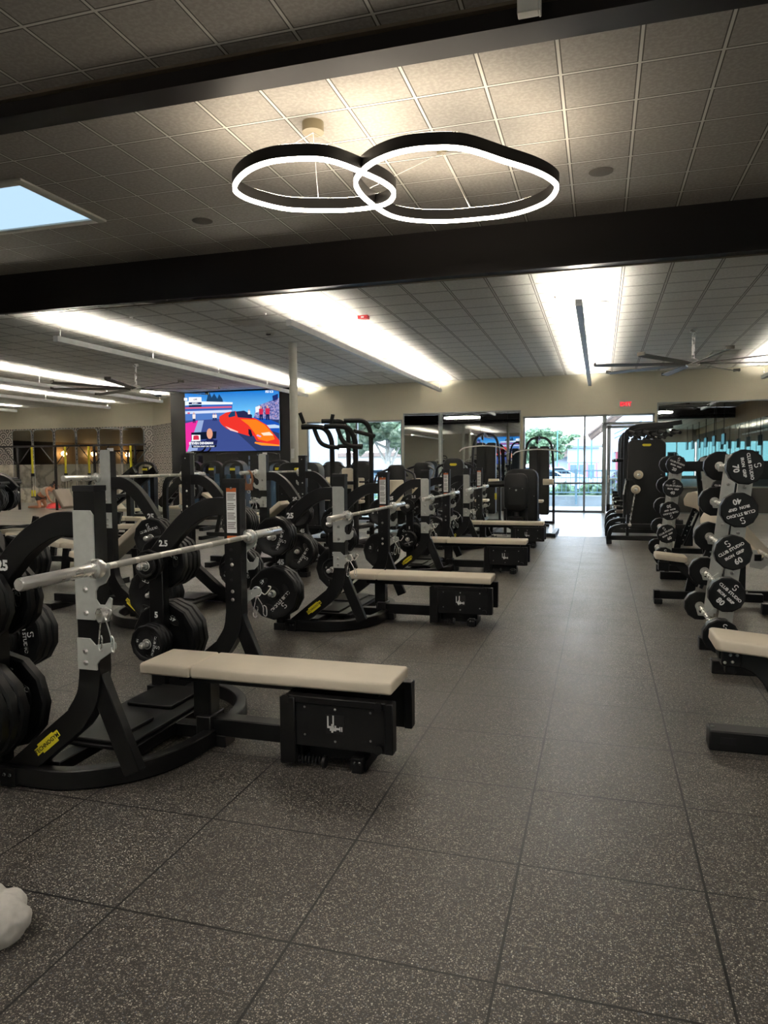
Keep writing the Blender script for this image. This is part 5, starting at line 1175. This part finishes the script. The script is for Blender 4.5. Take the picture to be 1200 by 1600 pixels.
def shrub(name, label, x0, x1, y, z0, h, leaf, n, seed, cat_='hedge'):
    random.seed(seed); m = MB(leaf)
    for k in range(n): blob(m, (random.uniform(x0, x1), y+random.uniform(-.25, .25), z0+h*random.uniform(.2, .75)), h*random.uniform(.22, .38), .9, 2, .8, 3)
    tag(m.build(name), label, cat_)
shrub('low_hedge', 'low clipped hedge along the railing outside the right window', -4.4, -.1, 27.6, -.1, .75, LEAF2, 60, 11)
shrub('flowering_bush', 'purple flowering bush outside the glass door', .55, 2.4, 27.5, -.1, 1.1, LEAF3, 34, 12, 'bush')
shrub('low_hedge', 'low hedge outside the left window', -14, -6, 31.0, -.4, .7, LEAF2, 60, 13)
bd = thing('corner_building', 'pale building with brown hipped tile roof beyond the car park', 'building', (-2.25, 98, -.6))
MB(STUC).box(-1.9, 2.1, 0, 5, 0, 4.0).box(-4.6, -1.9, 1, 5, 0, 2.9).build('wall', bd)
MB(ROOF).add([(-2.7, -.8, 4.1), (2.9, -.8, 4.1), (2.9, 5.8, 4.1), (-2.7, 5.8, 4.1), (-.1, 2.0, 5.5), (.3, 2.6, 5.5)], [(0, 1, 5, 4), (1, 2, 5), (2, 3, 4, 5), (3, 0, 4), (0, 3, 2, 1)]).build('roof', bd)
MB(ROOF).add([(-5.4, 0, 2.2), (-1.9, 0, 3.0), (-1.9, 3, 3.8), (-5.4, 3, 3.0), (-5.4, 0, 2.0), (-1.9, 0, 2.8)], [(0, 1, 2, 3), (0, 4, 5, 1)]).build('roof', bd)
MB(mk('building_trim', '#7f8b93', .6)).box(-2.65, 2.85, -.75, -.65, 3.9, 4.15).box(-1.95, 2.15, -.06, 0, 1.9, 2.05).build('fascia', bd)
for x in (-1.5, -.4, .7): MB(mk('shop_glass', '#6f8796', .2) if 'shop_glass' not in bpy.data.materials else bpy.data.materials['shop_glass']).box(x, x+.8, -.05, 0, .1, 1.7).build('window', bd)
for x in (-4.3, -3.2, -1.75, -.6, .5, 1.7): MB(PINK).box(x, x+.2, -.5, -.3, 0, 1.95).build('column', bd)
b2 = thing('side_building', 'pale lavender neighbouring wing with coral columns and exposed eaves seen through the door', 'building', (.9, 33, -.4))
MB(mk('lavender_stucco', '#b6bfd0', .8)).box(-.35, 8, 6, 30, 0, 7.5).build('wall', b2)
MB(STUC2).box(-.25, 8, 2, 6, 2.3, 2.75).build('awning_beam', b2)
for k in range(4): MB(PINK).box(-.2+.35*k, .02+.35*k, 3.2, 3.5, 0, 2.3).build('column', b2)
for k in range(5): MB(ROOF).sweep([(-1.35, .4+.7*k, 2.9), (.4, .4+.7*k, 4.3)], (0, 1, 0), .10, .12).build('rafter', b2)
MB(ROOF).sweep([(-1.45, 2.0, 3.02), (.4, 2.0, 4.5)], (0, 1, 0), 4, .06).build('eave', b2)
MB(RAILM).tube([(-.3, 2, 2.9), (.9, 2, 3.5)], .03, 6).tube([(-.3, 2, 3.1), (.9, 2, 3.7)], .03, 6).build('parapet_rail', b2)
b3 = thing('grey_pillar_building', 'pale grey pillar and wing wall just outside the left window', 'building', (-11.55, 28.0, -.3))
MB(STUC).box(-.8, .9, 0, .8, -.2, 5).build('wall', b3)
b4 = thing('long_building', 'low white building behind the trees, left window', 'building', (-24, 84, -.5)); MB(STUC2).box(-25, 9, 0, 6, 0, 2.8).build('wall', b4); MB(ROOF).box(-25.5, 9.5, -.6, 6.5, 2.8, 3.3).build('roof', b4)
def car(loc, rz, label, col):
    t = thing('parked_car', label, 'car', loc, rz, 'parked cars outside')
    pr_ = [(-2.1, .3), (-2.15, .65), (-2.0, .85), (-1.5, .95), (-.9, 1.38), (.5, 1.42), (1.2, .98), (1.95, .86), (2.15, .6), (2.1, .3)]
    MB(mk('car_paint_'+col[1:], col, .25, .2)).prism(pr_, 'y', -.85, .85).build('body', t, bevel=.06, seg=2)
    MB(mk('car_glass', '#25323c', .1) if 'car_glass' not in bpy.data.materials else bpy.data.materials['car_glass']).prism([(-1.35, .97), (-.85, 1.33), (.45, 1.36), (1.05, .99)], 'y', -.87, .87).build('window', t)
    for x in (-1.35, 1.35):
        for y in (-.8, .8): MB(RUB).cyl((x, y-.1, .16), .32, .2, 'y', 18).mat(STL).cyl((x, y-.105 if y < 0 else y+.1, .16), .18, .006, 'y', 12).build('wheel', t)
for i, (x, y, a, c_, n_) in enumerate([(-3.1, 41, .1, '#dfe6ea', 'white car beyond the railing, right window'), (-3.0, 51, .1, '#b9c6cf', 'silver car beyond the railing, right window'), (-14.4, 38, .1, '#5a6b78', 'grey car under the tree, left window'), (-14.0, 45.5, .1, '#d8dde0', 'white car under the trees, left window'), (-5.2, 55, 0, '#5f7d93', 'blue car far in the car park, right window')]):
    car((x, y, -.32), a, n_, c_)
for i, (x, y) in enumerate([(-2.0, 70), (-.75, 66), (-4.0, 72)]):
    t = thing('street_lamp', 'slim teal lamp post in the car park, %s' % ['middle one', 'right one', 'left one'][i], 'lamp post', (x, y, 0)); MB(mk('teal_post', '#4f8488', .5)).tube([(0, 0, -.1), (0, 0, 3.6+.5*i)], .06, 8).build('pole', t); MB(GRYP).box(-.4, .4, -.1, .1, 3.6+.5*i, 3.72+.5*i).build('lamp_head', t)
